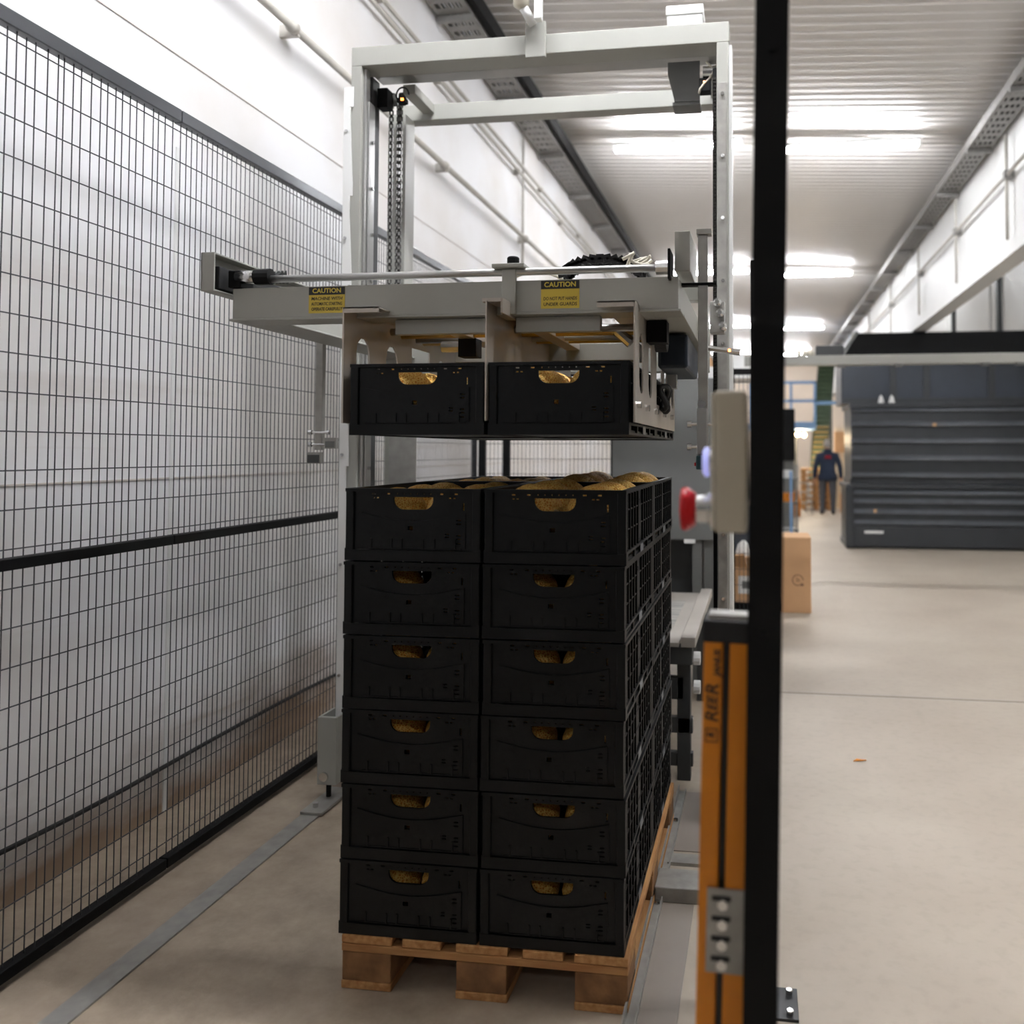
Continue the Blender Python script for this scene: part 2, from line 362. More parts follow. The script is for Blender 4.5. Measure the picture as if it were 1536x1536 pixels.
struct(MB().box(-2.7, 6, 32, 32.2, 0, 5.9), 'wall_far', 'farwall', 'beige far end wall of the hall')
M['nearwall'] = mat('grey_near_wall', (96, 94, 92), 0.7, 0, 0.05, 1)
struct(MB().box(-2.7, 6.5, -6.2, -6, 0, 5.9), 'wall_near', 'nearwall')
struct(MB().box(6.4, 6.5, -6, 3.0, 0, 5.9), 'wall_right_near', 'nearwall')
mb = MB(); mb.hexa([(2.6,-6,5.8),(6.5,-6,5.8),(6.5,3.0,5.8),(2.6,3.0,5.8)], [(2.6,-6,5.9),(6.5,-6,5.9),(6.5,3.0,5.9),(2.6,3.0,5.9)])
struct(mb, 'ceiling_near_bay', 'ceiling')
# wall seams of the left wall
mb = MB()
for z, t in ((1.36, .006), (3.14, .004)): struct(MB().box(XL, XL+0.004, -2, 30, z, z+t), 'trim_wall_seam', 'seam')
struct(MB().box(XL, XL+0.006, 3.19, 3.215, 0, 2.75), 'trim_wall_joint', 'white')
# pillar carrying the lintel
single(MB().box(2.32, 2.72, 20.6, 21.0, 0, 3.36), 'pillar', 'cream', 'cream painted pillar behind the stacked dark bins', 'pillar', bevel=0.02)
# door frames on the side bay wall
for k, y in enumerate((13.2, 16.0, 19.6, 23.4)):
    d = struct(MB().box(4.27, 4.35, y-.06, y+.06, 0, 5.3), 'door_frame_%d' % (k+1), 'cab2')
for k, y in enumerate((11.8, 14.6, 17.8, 21.4)):
    struct(MB().box(4.32, 4.35, y-1.1, y+1.1, 0, 4.9), 'door_%d' % (k+1), 'white', 'white sliding panel door in the side bay', bevel=0.01)
# conduits and seams on the right upper wall
mb = MB()
t = thing('pipe_run', 'grey conduit along the upper right wall with drop pipes', 'conduit', (XR-.06, 9, 4.1))
build(MB().cyl((XR-.06, 5, 4.12), (XR-.06, 29, 4.12), .018, 8), 'pipe', 'conduit', t, smooth=True)
for y in (8.4, 10.5, 12.9, 15.6, 18.6, 22): build(MB().cyl((XR-.06, y, 3.5), (XR-.06, y, 4.52), .016, 8), 'drop_pipe', 'conduit', t, smooth=True)
for y in (8.4, 10.5, 12.9, 15.6): build(MB().box(XR-.09, XR-.001, y-.04, y+.04, 4.08, 4.16), 'junction_box', 'tray', t)
# ------------------------------------------------------------------ cable trays
def tray(label, x0, x1, z, y0, y1, dark):
    t = thing('cable_tray', label, 'cable tray', ((x0+x1)/2, (y0+y1)/2, z))
    n = int((y1-y0)/1.5); L = (y1-y0)/n
    holes = []
    for j in range(4):
        for i in range(9):
            a = x0+.02+(x1-x0-.04)*(j+.15)/4; b = x0+.02+(x1-x0-.04)*(j+.75)/4
            holes.append(rect(a, b, .08+i*.155, .08+i*.155+.07))
    vf = holed(rect(x0, x1, 0, L-.02), holes, .003)
    me = place(vf, lambda x, y, zz: (x-(x0+x1)/2, y, zz)).mesh('tray_panel')
    for i in range(n):
        link('tray_panel', me, 'tray', t, (0, y0+i*L-(y0+y1)/2, 0))
        build(MB().box(x0-.01, x1+.01, y0+i*L-.02, y0+i*L+.02, z-.05, z-.003), 'tray_bracket', 'tray', t)
    for x in (x0, x1): build(MB().box(x-.004, x+.004, y0, y1, z, z+.09), 'tray_side', 'tray', t)
    mb = MB()
    for k in range(4): build(MB().cyl((x0+.05+k*.055, y0, z+.035), (x0+.05+k*.055, y1, z+.035), .02, 6), 'cable', 'rubber', t)
    return t
tray('perforated grey cable tray high along the left wall', -2.39, -2.13, 4.76, 3.0, 30, True)
tray('perforated grey cable tray high along the right wall', 2.14, 2.37, 4.60, 3.0, 30, False)
single(MB().box(-2.11, -2.06, 3, 30, 4.78, 4.9), 'service_duct', 'dark', 'black duct running beside the left cable tray', 'duct')
# wall pipes on the left
def wall_pipe(label, x, z, r, y0, y1, clamps):
    t = thing('wall_pipe', label, 'pipe', (x, (y0+y1)/2, z))
    build(MB().cyl((x, y0, z), (x, y1, z), r, 10), 'pipe', 'conduit', t, smooth=True)
    for y in clamps:
        build(MB().box(XL, x+r*.5, y-.012, y+.012, z-r*1.5, z+r*1.5), 'clamp', 'conduit', t)
        build(MB().cyl((x, y-.06, z), (x, y-.02, z), r*1.5, 10), 'coupling', 'conduit', t, smooth=True)
    return t
wall_pipe('grey conduit pipe on clamps low on the left wall', -2.33, 3.62, .021, 1.0, 24, (3.95, 6.05, 8.25, 10.6, 13))
wall_pipe('upper grey conduit of the pair below the left tray', -2.37, 4.36, .016, 1.0, 24, (5.0, 7.0, 9.0, 11))
wall_pipe('lower grey conduit of the pair below the left tray', -2.37, 4.27, .016, 1.0, 24, (6.0, 8.1, 10.0))
single(MB().cyl((-2.385, 8.3, 3.3), (-2.385, 8.3, 4.75), .014, 8), 'drop_conduit', 'conduit', 'thin vertical conduit joining the left wall pipes', 'pipe', smooth=True)
pts = [(-2.395+.004*math.sin(i*1.3), 1.2+i*.25, .20+.010*math.sin(i*.7)) for i in range(20)]
single(MB().tube(pts, .009), 'wall_hose', 'rubber', 'thin black hose along the dirty foot of the left wall', 'hose', smooth=True)
# ------------------------------------------------------------------ ceiling lights
def light_row(y, where, tm='tube'):
    for xa, xb, side in ((-1.62, -.16, 'towards the left tray'), (.26, 1.72, 'towards the right tray')):
        zc = CT((xa+xb)/2)-.17
        t = thing('ceiling_light', 'white twin-tube ceiling light %s, %s' % (where, side), 'ceiling light', ((xa+xb)/2, y, zc), 'ceiling tube lights')
        build(MB().box(xa, xb, y-.05, y+.05, zc+.03, zc+.07), 'housing', 'white', t)
        for dy in (-.03, .03): build(MB().cyl((xa+.03, y+dy, zc), (xb-.03, y+dy, zc), .014, 10), 'tube', tm, t, smooth=True)
        for x in (xa, xb-.03): build(MB().box(x, x+.03, y-.05, y+.05, zc-.016, zc+.03), 'end_cap', 'white', t)
    t = single(MB().cyl((-2.14, y+.08, CT(-2.1)-.1), (2.2, y+.08, CT(2.2)-.1), .012, 6), 'light_rod', 'conduit', 'thin rod across the ceiling %s' % where, 'rod')
light_row(-4.1, 'added out of view before the palletizer', 'tube_fill')  # row added behind the camera to lift the dim left wall
light_row(2.6, 'above the palletizer', 'tube_boost')
light_row(9.25, 'in the first row past the palletizer')
light_row(15.9, 'in the second row past the palletizer')
light_row(22.8, 'in the third row past the palletizer')
light_row(29.0, 'in the row by the far wall')
# lights of the side bay
for i, y in enumerate((13, 20, 27)):
    t = thing('unseen_side_light', 'white tube light of the side bay behind the lintel', 'ceiling light', (3.6, y, 5.5), 'side bay lights')
    build(MB().box(2.9, 4.2, y-.05, y+.05, 5.53, 5.6), 'housing', 'white', t)
    build(MB().cyl((2.92, y, 5.5), (4.18, y, 5.5), .018, 10), 'tube', 'tube', t, smooth=True)
    for x in (3.1, 4.0): build(MB().cyl((x, y, 5.6), (x, y, 5.8), .008, 6), 'hanger', 'conduit', t)
# twin-tube fill lights added out of view to brighten the right-hand floor
for y in (2.6, 5.0, 7.5):
    x0, x1 = (3.2, 4.7) if y < 3 else (2.8, 4.2)
    t = thing('unseen_side_light', 'added unseen twin-tube light brightening the floor beside the machine cell', 'ceiling light', ((x0+x1)/2, y, 5.5), 'added fill lights')
    build(MB().box(x0, x1, y-.07, y+.07, 5.53, 5.6), 'housing', 'white', t)
    for dy in (-.04, .04): build(MB().cyl((x0+.02, y+dy, 5.5), (x1-.02, y+dy, 5.5), .018, 10), 'tube', 'tube_fill', t, smooth=True)
    for x in (x0+.2, x1-.2): build(MB().cyl((x, y, 5.6), (x, y, 5.8), .008, 6), 'hanger', 'conduit', t)

# ================================================================== MESH FENCES
def wire_v(z0, z1): return MB().cyl((0, 0, z0), (0, 0, z1), .0019, 5).mesh('vertical_wire')
XF = -2.066
def fence_panel(label, y0, y1, jitter, sp=.0298):
    t = thing('mesh_fence_panel', label, 'fence', (XF, (y0+y1)/2, 0), 'mesh fence along the left wall')
    build(MB().box(XF-.018, XF+.018, y0, y1, 2.655, 2.70), 'top_rail', 'rail', t, bevel=.003)
    build(MB().box(XF-.015, XF+.02, y0, y1, 1.145, 1.178), 'middle_rail', 'dark', t, bevel=.003)
    build(MB().box(XF-.018, XF+.018, y0, y1, .02, .055), 'bottom_rail', 'dark', t, bevel=.003)
    build(MB().box(XF-.017, XF+.017, y1-.03, y1-.002, .05, 2.66), 'end_post', 'fence', t) if y1 > 3.8 else None
    me = wire_v(.04, 2.67)
    n = int((y1-y0)/sp)
    for i in range(n):
        o = link('vertical_wire', me, 'wire', t, (random.uniform(-.002, .002)*jitter, y0+.015+i*sp-(y0+y1)/2, 0))
        if jitter: o.rotation_euler = (random.uniform(-.0016, .0016)*jitter, 0, 0)
    meh = MB().cyl((.003, y0-(y0+y1)/2, 0), (.003, y1-(y0+y1)/2, 0), .0021, 5).mesh('horizontal_wire')
    z = 2.625
    while z > .1:
        link('horizontal_wire', meh, 'wire', t, (0, 0, z)); z -= .1095
    return t
fence_panel('dark wire mesh fence panel before the palletizer, slightly buckled', 1.35, 2.73, 1.6, .0335)
fence_panel('dark wire mesh fence panel running behind the palletizer leg', 2.735, 5.97, .3)
def cross_fence(label, x0, x1, y, z1, posts, n_skip=1):
    t = thing('mesh_fence_panel', label, 'fence', ((x0+x1)/2, y, 0))
    for x in posts: build(MB().box(x-.025, x+.025, y-.02, y+.02, 0, z1), 'post', 'dark', t, bevel=.003)
    build(MB().box(x0, x1, y-.018, y+.018, z1-.04, z1), 'top_rail', 'dark', t); build(MB().box(x0, x1, y-.018, y+.018, .05, .09), 'bottom_rail', 'dark', t)
    me = wire_v(.06, z1-.02); n = int((x1-x0)/.03)
    for i in range(n): link('vertical_wire', me, 'wire', t, (x0+.02+i*.03-(x0+x1)/2, 0, 0))
    meh = MB().cyl((x0-(x0+x1)/2, 0, 0), (x1-(x0+x1)/2, 0, 0), .0021, 5).mesh('horizontal_wire')
    for k in range(int(z1/.11)): link('horizontal_wire', meh, 'wire', t, (0, .004, .1+k*.11))
    return t
cross_fence('dark mesh fence closing the cell behind the pallet', -2.04, -.95, 6.0, 2.06, (-1.835, -2.02, -1.03))
cross_fence('dark mesh fence panel before the cardboard parcel', -.22, .12, 6.0, 2.06, (-.2,))

# ================================================================== FLOOR FITTINGS
mb = MB(); mb.hexa([(-1.84,1.2,0),(-1.765,1.2,0),(-1.765,3.28,0),(-1.84,3.28,0)], [(-1.84,1.2,.006),(-1.765,1.2,.006),(-1.765,3.28,.006),(-1.84,3.28,.006)])
single(mb, 'floor_strip', 'zinc', 'grey flat metal strip fixed on the floor beside the mesh fence', 'metal strip')
t = thing('floor_rail', 'galvanised angle rail on the floor beside the pallet', 'rail', (-.335, 2.8, 0))
build(MB().box(-.352, -.347, 1.6, 3.7, 0, .035).box(-.352, -.318, 1.6, 3.7, 0, .006), 'angle', 'zinc', t)
build(MB().box(-.322, -.318, 1.6, 3.7, 0.006, .02), 'lip', 'zinc', t)
for y in (2.15, 2.78, 3.4): build(MB().cyl((-.334, y, .006), (-.334, y, .016), .009, 6), 'bolt', 'chrome', t)
single(MB().box(-.318, -.215, 1.6, 2.79, 0, .005), 'floor_plate', 'floorplate', 'grey-brown steel plate on the floor beside the galvanised rail', 'floor plate')
single(MB().box(-.345, -.13, 2.80, 2.93, 0.0, .05), 'stop_bracket', 'zinc', 'galvanised steel block bracket across the floor rail', 'bracket', bevel=.004)
single(MB().box(-.33, -.13, 3.05, 3.12, 0, .012), 'cross_bar', 'zinc', 'thin galvanised flat bar crossing beside the pallet', 'bar')
single(MB().box(-.318, -.15, 3.16, 3.70, 0, .004), 'floor_sheet', 'floorplate', 'thin scuffed metal sheet on the floor near the conveyor', 'floor plate')

# ================================================================== PALLET
def make_pallet(loc, label, group=None):
    t = thing('wooden_pallet', label, 'pallet', loc, group)
    L = lambda mb, n, m: build(mb, n, m, t, local=True, bevel=.003)
    for x, wd in ((.0, .145), (.1755, .11), (.3275, .145), (.5145, .11), (.655, .145)):
        L(MB().box(x, x+wd, 0, 1.2, .1225, .144), 'top_board', 'wood')
    for y in (0, .5275, 1.055): L(MB().box(0, .8, y, y+.145, .1, .1215), 'cross_board', 'woodx')
    for x in (0, .3275, .655):
        for y in (0, .5275, 1.055):
            L(MB().box(x+.002, x+(.143 if x != .655 else .143), y+.001, y+.144, .022, .0995), 'block', 'block')
    for x, wd in ((0, .145), (.3275, .145), (.655, .145)): L(MB().box(x, x+wd, 0, 1.2, 0, .0215), 'bottom_board', 'wood')
    return t
SX, SY = -1.157, 2.241
make_pallet((SX+.012, SY-.005, 0.0), 'wooden pallet under the stack of black crates')

# ================================================================== CRATES
CW, CD, CH = .396, .597, .2053
def crate_proto():
    t = thing('crate', 'x', 'crate')
    B = lambda mb, n, m='crate', p=None, bv=.0: build(mb, n, m, p or t, local=True, bevel=bv)
    # base with windowed skirt
    mb = MB().box(.006, CW-.006, .006, CD-.006, .004, .014)
    B(mb, 'base')
    def skirt_long(x):
        hs = []
        for k in range(4):
            y0 = .035+k*.136; hs.append(rect(y0, y0+.118, .007, .027))
        vf = holed(rect(0, CD, 0, .034), hs, .006)
        return place(vf, lambda a, b, c: (x+c, a, b))
    B(skirt_long(.003), 'skirt'); B(skirt_long(CW-.003), 'skirt')
    B(MB().box(.006, CW-.006, 0, .006, 0, .03), 'skirt'); B(MB().box(.006, CW-.006, CD-.006, CD, 0, .03), 'skirt')
    # short walls with hand hole
    top = CH-.004
    def hand():
        c = CW/2; a = .058; z1 = top-.024; z0 = z1-.035; pts = [(c-a, z1), (c-a, z1-.006)]
        for i in range(7): tt = i/6*math.pi/2; pts.append((c-a+.028-.028*math.cos(tt), z0+.027-.027*math.sin(tt)))
        for i in range(7): tt = i/6*math.pi/2; pts.append((c+a-.028+.028*math.sin(tt), z0+.027-.027*math.cos(tt)))
        pts += [(c+a, z1-.006), (c+a, z1)]
        return pts[::-1]
    hs = [hand()]
    for x in (.075, .118, .274, .316): hs.append(rect(x, x+.011, top-.017, top-.013))
    for k in range(6): x = CW/2-.05+k*.0195; hs.append(rect(x, x+.0035, top-.0165, top-.013))
    for x in (.076, .088, .30, .312): hs.append(rect(x, x+.008, top-.028, top-.0245))
    hs.append(rect(CW/2-.014, CW/2+.001, .085, .097))
    hs.append(rect(CW-.055, CW-.050, top-.06, top-.04)); 
    for z in (.112, .102, .070, .060, .048, .036): hs.append(rect(CW-.071, CW-.058, z, z+.0035))
    for z in (.074, .066): hs.append(rect(CW-.104, CW-.092, z, z+.003))
    vf = holed(rect(.012, CW-.012, .03, top), hs, .007)
    fw = B(place(vf, lambda a, b, c: (a, .012+c, b)), 'short_wall'); bw = B(place(vf, lambda a, b, c: (CW-a, CD-.012-c, b)), 'short_wall')
    # arched raised panel, as proud sub-part
    pts = [(.045, .036), (CW-.045, .036), (CW-.045, .132)]
    for i in range(13): u = i/12; x = CW-.045-u*(CW-.09); pts.append((x, .134-.022*math.sin(math.pi*u)))
    hs2 = [rect(CW/2-.014, CW/2+.001, .085, .097)]
    for z in (.112, .102, .070, .060, .048): hs2.append(rect(CW-.071, CW-.058, z, z+.0035))
    for z in (.074, .066): hs2.append(rect(CW-.104, CW-.092, z, z+.003))
    vf2 = holed(pts, hs2, .004)
    B(place(vf2, lambda a, b, c: (a, .0065+c, b)), 'raised_panel', p=fw)
    mb = MB()
    for x in (.075, .135, .165, CW/2+.03, .26, .32): mb.box(x, x+.004, .001, .005, .034, .062)
    mb.box(.06, .34, .002, .005, .034, .0365)
    B(mb, 'moulded_ribs', p=fw)
    # long walls with ribs and slots
    hs = []
    for k in range(10):
        y0 = .045+k*.052
        if k in (4, 5): continue
        for z0, z1 in ((.045, .085), (.096, .138), (.15, .178)): hs.append(rect(y0+.006, y0+.026, z0, z1))
    hs.append(pill(CD/2-.030, CD/2+.030, .05, .165))
    vf = holed(rect(.012, CD-.012, .03, top), hs, .006)
    for x, s in ((.012, -1), (CW-.012, 1)):
        lw = B(place(vf, lambda a, b, c: (x+c, a, b)), 'long_wall')
        mb = MB()
        for k in range(11):
            y0 = .036+k*.052
            if k == 5: continue
            mb.box(x, x+s*.010, y0, y0+.008, .034, top-.012)
        for z in (.09, .144): mb.box(x, x+s*.008, .03, CD-.03, z, z+.003)
        B(mb, 'wall_ribs', p=lw)
        mb = MB(); vfp = holed(pill(CD/2-.028, CD/2+.028, .04, .16), [], .008)
        B(place(vfp, lambda a, b, c: (x+s*.002+c, a, b)), 'boss', p=lw)
    for s in (0, 1): B(MB().box(CW-.0005 if s else .0005, CW+.0012 if s else -.0012, CD/2-.03, CD/2+.03, .006, .029), 'label_tab', 'tab')
    # corner posts and rim
    for x in (0, CW-.026):
        for y in (0, CD-.026):
            mb = MB().box(x+.001, x+.025, y+.001, y+.025, .006, top); B(mb, 'corner_post', bv=.003)
    hsr = [rect(.014, CW-.014, .014, CD-.014)]
    vf = holed(rect(0, CW, 0, CD), hsr, .009)
    B(place(vf, lambda a, b, c: (a, b, top-.0045+c)), 'rim')
    return t
proto = crate_proto(); used = [False]
LAYER = ['bottom layer on the pallet', 'second layer up from the pallet', 'third layer up from the pallet', 'fourth layer up from the pallet', 'fifth layer up from the pallet', 'top layer of the pallet stack']
COLN = ['fence-side', 'rail-side']; ROWN = ['front', 'rear']
def put_crate(x, y, z, label, group):
    t = proto if not used[0] else copy_tree(proto)
    used[0] = True
    t.location = (x, y, z); WL[t.name] = Vector((x, y, z)); t['label'] = label; t['group'] = group; return t
def melon_mesh(seed):
    rnd = random.Random(seed); n, m = 20, 12; vs = []; fs = []
    for i in range(m+1):
        ph = math.pi*i/m
        for k in range(n):
            th = 2*math.pi*k/n; r = 1+.012*math.cos(th*9)*math.sin(ph)
            vs.append((.5*r*math.sin(ph)*math.cos(th), .5*r*math.sin(ph)*math.sin(th), -.54*math.cos(ph)))
    for i in range(m):
        for k in range(n): fs.append((i*n+k, i*n+(k+1) % n, (i+1)*n+(k+1) % n, (i+1)*n+k))
    mb = MB(); mb.add(vs, fs); me = mb.mesh('melon'); me.materials.append(M['melon'])
    for p in me.polygons: p.use_smooth = True
    return me
MEL = melon_mesh(1)
STEM = MB().cyl((0, 0, .5), (.03, 0, .62), .045, 6, .03).mesh('stem'); STEM.materials.append(M['stem'])
def melon(x, y, z, d, label, group, tilt):
    o = bpy.data.objects.new('melon', MEL); COL.objects.link(o); o.location = (x, y, z); o.scale = (d, d, d); o.rotation_euler = tilt
    tag(o, label, 'melon', group)
    s = bpy.data.objects.new('stem', STEM); COL.objects.link(s); s.parent = o
def fill(x, y, z, rows, where, group, rnd, big=0.0):
    xs = (.108, .288); ys = (.112, .298, .484)
    for j in rows:
        for i in (0, 1):
            d = rnd.uniform(.160, .166)+big*.2
            melon(x+xs[i]+rnd.uniform(-.002, .002), y+ys[j]+rnd.uniform(-.002, .002), z+.015+d*.54+.004+big, d,
                  'golden netted melon in the '+where, group, (math.pi/2+rnd.uniform(-.5, .5), rnd.uniform(-.6, .6), rnd.uniform(0, 6.28)))
rnd = random.Random(3)
for lv in range(6):
    for r in (0, 1):
        for c in (0, 1):
            x = SX+c*.404+[0, .004, -.002, .003, 0, .004][lv]*(1 if c else .5); y = SY+r*.6+rnd.uniform(0, .003); z = .144+lv*CH
            where = '%s %s crate, %s' % (ROWN[r], COLN[c], LAYER[lv])
            put_crate(x, y, z, 'black folding crate of melons: '+where, 'crates stacked on the pallet')
            if lv == 5: fill(x, y, z, (0, 1, 2), where, 'melons in the top layer crates', rnd, (.012, .022, .014, .032)[c+2*r])
            elif r == 0: fill(x, y, z, (0,), where, 'melons seen through the hand holes', rnd)
LZ = 1.522
for r in (0, 1):
    for c in (0, 1):
        x = -1.152+c*.408; y = 2.255+r*.6
        where = '%s %s crate held in the gripper' % (ROWN[r], COLN[c])
        put_crate(x, y, LZ, 'black folding crate of melons: '+where, 'crates held in the gripper')
        fill(x, y, LZ, (0, 1, 2) if r == 0 else (0,), where, 'melons in the gripped crates', rnd, .012)

# ================================================================== PALLETIZER PORTAL FRAME
t = thing('palletizer_frame', 'light grey steel portal frame of the palletizer standing around the crates', 'machine frame', (-.96, 3.7, 0))
Bp = lambda mb, n, m='paint', bv=.003, p=None, sm=False: build(mb, n, m, p or t, bevel=bv, smooth=sm)
Bp(MB().box(-1.80, -.12, 3.50, 3.62, 3.195, 3.282), 'top_beam')
Bp(MB().box(-1.75, -.17, 3.622, 3.71, 3.197, 3.28), 'top_beam_liner', 'steel')
# left column: front post, liner, guide strip and rear post
lc = Bp(MB().box(-1.80, -1.752, 3.50, 3.58, .06, 3.195), 'column')
Bp(MB().box(-1.752, -1.738, 3.52, 3.56, .06, 3.19), 'column_liner', 'steel')
gs = Bp(MB().box(-1.738, -1.732, 3.54, 3.60, .2, 3.05), 'guide_strip', 'steel')
for k in range(13):
    Bp(MB().cyl((-1.732, 3.57, .35+k*.21), (-1.722, 3.57, .35+k*.21), .008, 6), 'bolt', 'chrome', 0, gs)
Bp(MB().box(-1.80, -1.745, 3.60, 3.67, .06, 3.19), 'column_web', 'cab2')
Bp(MB().box(-1.79, -1.70, 3.86, 3.97, .06, 3.12), 'rear_column', 'paint')
# pale outer cover plate with zigzag cut edge
pts = [(0, .1)]; z = .1
pts = [(-.045, .25), (.0, .25)]
zz = .25
while zz < 2.9:
    pts += [(.0, zz+.02), (-.016, zz+.36), (.0, zz+.36)] ; zz += .40
pts += [(0, 3.1), (-.045, 3.1)]
vf = holed(pts, [], .004)
cp = Bp(place(vf, lambda a, b, c: (-1.785+a, 3.495+c, b)), 'cover_plate', 'white', 0)
for k in range(6): Bp(MB().cyl((-1.815, 3.493, .5+k*.48), (-1.815, 3.485, .5+k*.48), .007, 6), 'bolt', 'chrome', 0, cp)
# lifting chains
def chain(x, y, z0, z1, n):
    mb = MB(); p = .0127*1.25; k = 0; z = z0
    while z < z1:
        if k % 2 == 0: mb.box(x-.009, x-.006, y-.006, y+.006, z, z+p*1.3).box(x+.006, x+.009, y-.006, y+.006, z, z+p*1.3)
        else: mb.box(x-.0055, x+.0055, y-.005, y+.005, z+.002, z+p)
        z += p; k += 1
    Bp(mb, 'lifting_chain', 'chain', 0)
for x, y in ((-1.700, 3.70), (-1.655, 3.70), (-1.70, 3.78)): chain(x, y, 1.78, 3.12, 0)
Bp(MB().box(-1.735, -1.60, 3.79, 3.80, .06, 1.85), 'rear_guide', 'zinc', .002)
for x in (-1.700, -1.655): Bp(MB().lathe([(.03, -.008), (.03, .008)], (x, 3.72, 3.13), 'X', 16), 'sprocket', 'chain', 0)
Bp(MB().box(-1.74, -1.69, 3.63, 3.69, 3.06, 3.15), 'sensor_bracket', 'dark', .003)
Bp(MB().tube([(-1.62+.03*math.cos(a), 3.64, 3.115+.035*math.sin(a)) for a in [i*.35 for i in range(17)]], .004, 6), 'sensor_cable', 'rubber', 0)
Bp(MB().box(-1.64, -1.60, 3.62, 3.66, 3.075, 3.095), 'proximity_sensor', 'dark', .002)
Bp(MB().box(-1.618, -1.606, 3.615, 3.62, 3.08, 3.09), 'sensor_light', 'amber_led', 0)
# rear beam and depth braces
Bp(MB().box(-1.79, -.16, 3.95, 4.03, 3.12, 3.20), 'rear_beam')
for x in (-1.62, -.19): Bp(MB().box(x-.03, x+.03, 3.71, 3.95, 3.15, 3.195), 'depth_brace')
# right column
Bp(MB().box(-.172, -.122, 3.50, 3.58, .06, 3.195), 'column')
Bp(MB().box(-.122, -.108, 3.52, 3.60, .06, 3.19), 'edge_strip', 'white', .001)
gs = Bp(MB().box(-.168, -.13, 3.493, 3.50, .2, 3.02), 'guide_strip', 'zinc', .001)
for k in range(11): Bp(MB().cyl((-.147, 3.493, .35+k*.262), (-.147, 3.484, .35+k*.262), .008, 6), 'bolt', 'chrome', 0, gs)
mb = MB(); z = 1.6
while z < 3.05: mb.box(-.186, -.176, 3.51, 3.52, z, z+.011); z += .016
Bp(mb, 'lifting_chain', 'chain', 0)
Bp(MB().box(-.19, -.174, 3.53, 3.58, .3, 3.1), 'chain_guard', 'dark', 0)
Bp(MB().box(-.17, -.12, 3.95, 4.03, .06, 3.12), 'rear_column', 'paint')
# adjustable feet
for x, m in ((-1.785, -1), (-.15, 1)):
    f = Bp(MB().box(x-.055, x+.03, 3.36, 3.375, .08, .36).box(x-.055, x-.045, 3.375, 3.50, .08, .36).box(x+.02, x+.03, 3.375, 3.5, .08, .36), 'foot_bracket')
    Bp(MB().cyl((x-.022, 3.40, .0), (x-.022, 3.40, .1), .011, 8), 'levelling_screw', 'dark', 0, f)
    Bp(MB().cyl((x-.022, 3.36, .115), (x-.022, 3.35, .115), .019, 12), 'foot_bolt', 'chrome', 0, f)
    fp = Bp(MB().box(x-.06, x+.035, 3.24, 3.50, .006, .018), 'foot_plate', 'zinc', .002)
    Bp(MB().cyl((x-.02, 3.29, .018), (x-.02, 3.29, .035), .011, 6), 'anchor_bolt', 'chrome', 0, fp)
    Bp(MB().box(x-.02, x+.02, 3.5, 3.95, .05, .12), 'base_beam')
# top junction box, motor bracket and sensor on the beam
Bp(MB().box(-.385, -.235, 3.54, 3.66, 3.282, 3.345), 'junction_box', 'white', .004)
Bp(MB().box(-.39, -.23, 3.535, 3.665, 3.345, 3.385), 'junction_box_lid', 'white', .004)
for k in range(3): Bp(MB().cyl((-.225+k*.03, 3.58, 3.282), (-.225+k*.03, 3.58, 3.305), .009, 8), 'cable_gland', 'chrome', 0)
vf = holed([(-.39, 3.175), (-.25, 3.175), (-.25, 3.0), (-.36, 3.0), (-.39, 3.12)], [], .01)
mo = Bp(place(vf, lambda a, b, c: (a, 3.62+c, b)), 'motor_bracket', 'cab', .001)
Bp(MB().box(-.37, -.25, 3.62, 3.72, 2.985, 3.0), 'motor_bracket_flange', 'cab', .001)
Bp(MB().lathe([(.012, -.02), (.03, -.02), (.03, .03), (.012, .03)], (-.215, 3.60, 3.11), 'X', 14), 'limit_switch', 'chrome', 0)
Bp(MB().box(-.25, -.20, 3.57, 3.62, 3.02, 3.08), 'sensor_body', 'dark', .004)
Bp(MB().box(-.232, -.224, 3.565, 3.57, 3.055, 3.063), 'sensor_light', 'amber_led', 0)
Bp(MB().tube([(-.22+.03*math.sin(i*.7), 3.58-.01*i*.2, 3.15-.02*i) for i in range(8)], .005, 6), 'sensor_cable', 'cable', 0, None, True)
Bp(MB().box(-.995, -.905, 3.482, 3.50, 3.175, 3.33), 'sensor_mount', 'paint', .003)
Bp(MB().cyl((-.955, 3.47, 3.31), (-.985, 3.42, 3.36), .02, 12), 'swivel_joint', 'white', 0, None, True)
Bp(MB().lathe([(.018, -.04), (.034, -.03), (.036, .035), (.02, .045)], (-.995, 3.42, 3.40), 'Z', 16), 'scanner_head', 'cable', 0, None, True)
Bp(MB().box(-.935, -.905, 3.40, 3.44, 3.30, 3.47), 'scanner_stem', 'white', .004)

# ================================================================== GRIPPER HEAD
HY = 2.34
g = thing('gripper_head', 'grey gripper head with slotted plates holding the raised crates', 'gripper', (-.9, 2.9, 1.55))
G = lambda mb, n, m='paint', bv=.002, p=None, sm=False: build(mb, n, m, p or g, bevel=bv, smooth=sm)
fb = G(MB().box(-1.575, -.222, HY, HY+.05, 1.875, 1.967), 'front_beam')
G(MB().box(-1.585, -.215, HY-.004, HY+.10, 1.868, 1.875), 'beam_flange')
# side beams running back to the carriage
for x in (-1.575, -.272):
    G(MB().box(x, x+.05, HY+.05, 3.46, 1.875, 1.967), 'side_beam')
    G(MB().box(x-.01 if x < -1 else x-.09, x+.13 if x < -1 else x+.058, HY+.10, 3.44, 1.868, 1.875), 'side_flange')
G(MB().box(-1.62, -.2, 3.40, 3.47, 1.80, 2.0), 'carriage_beam')
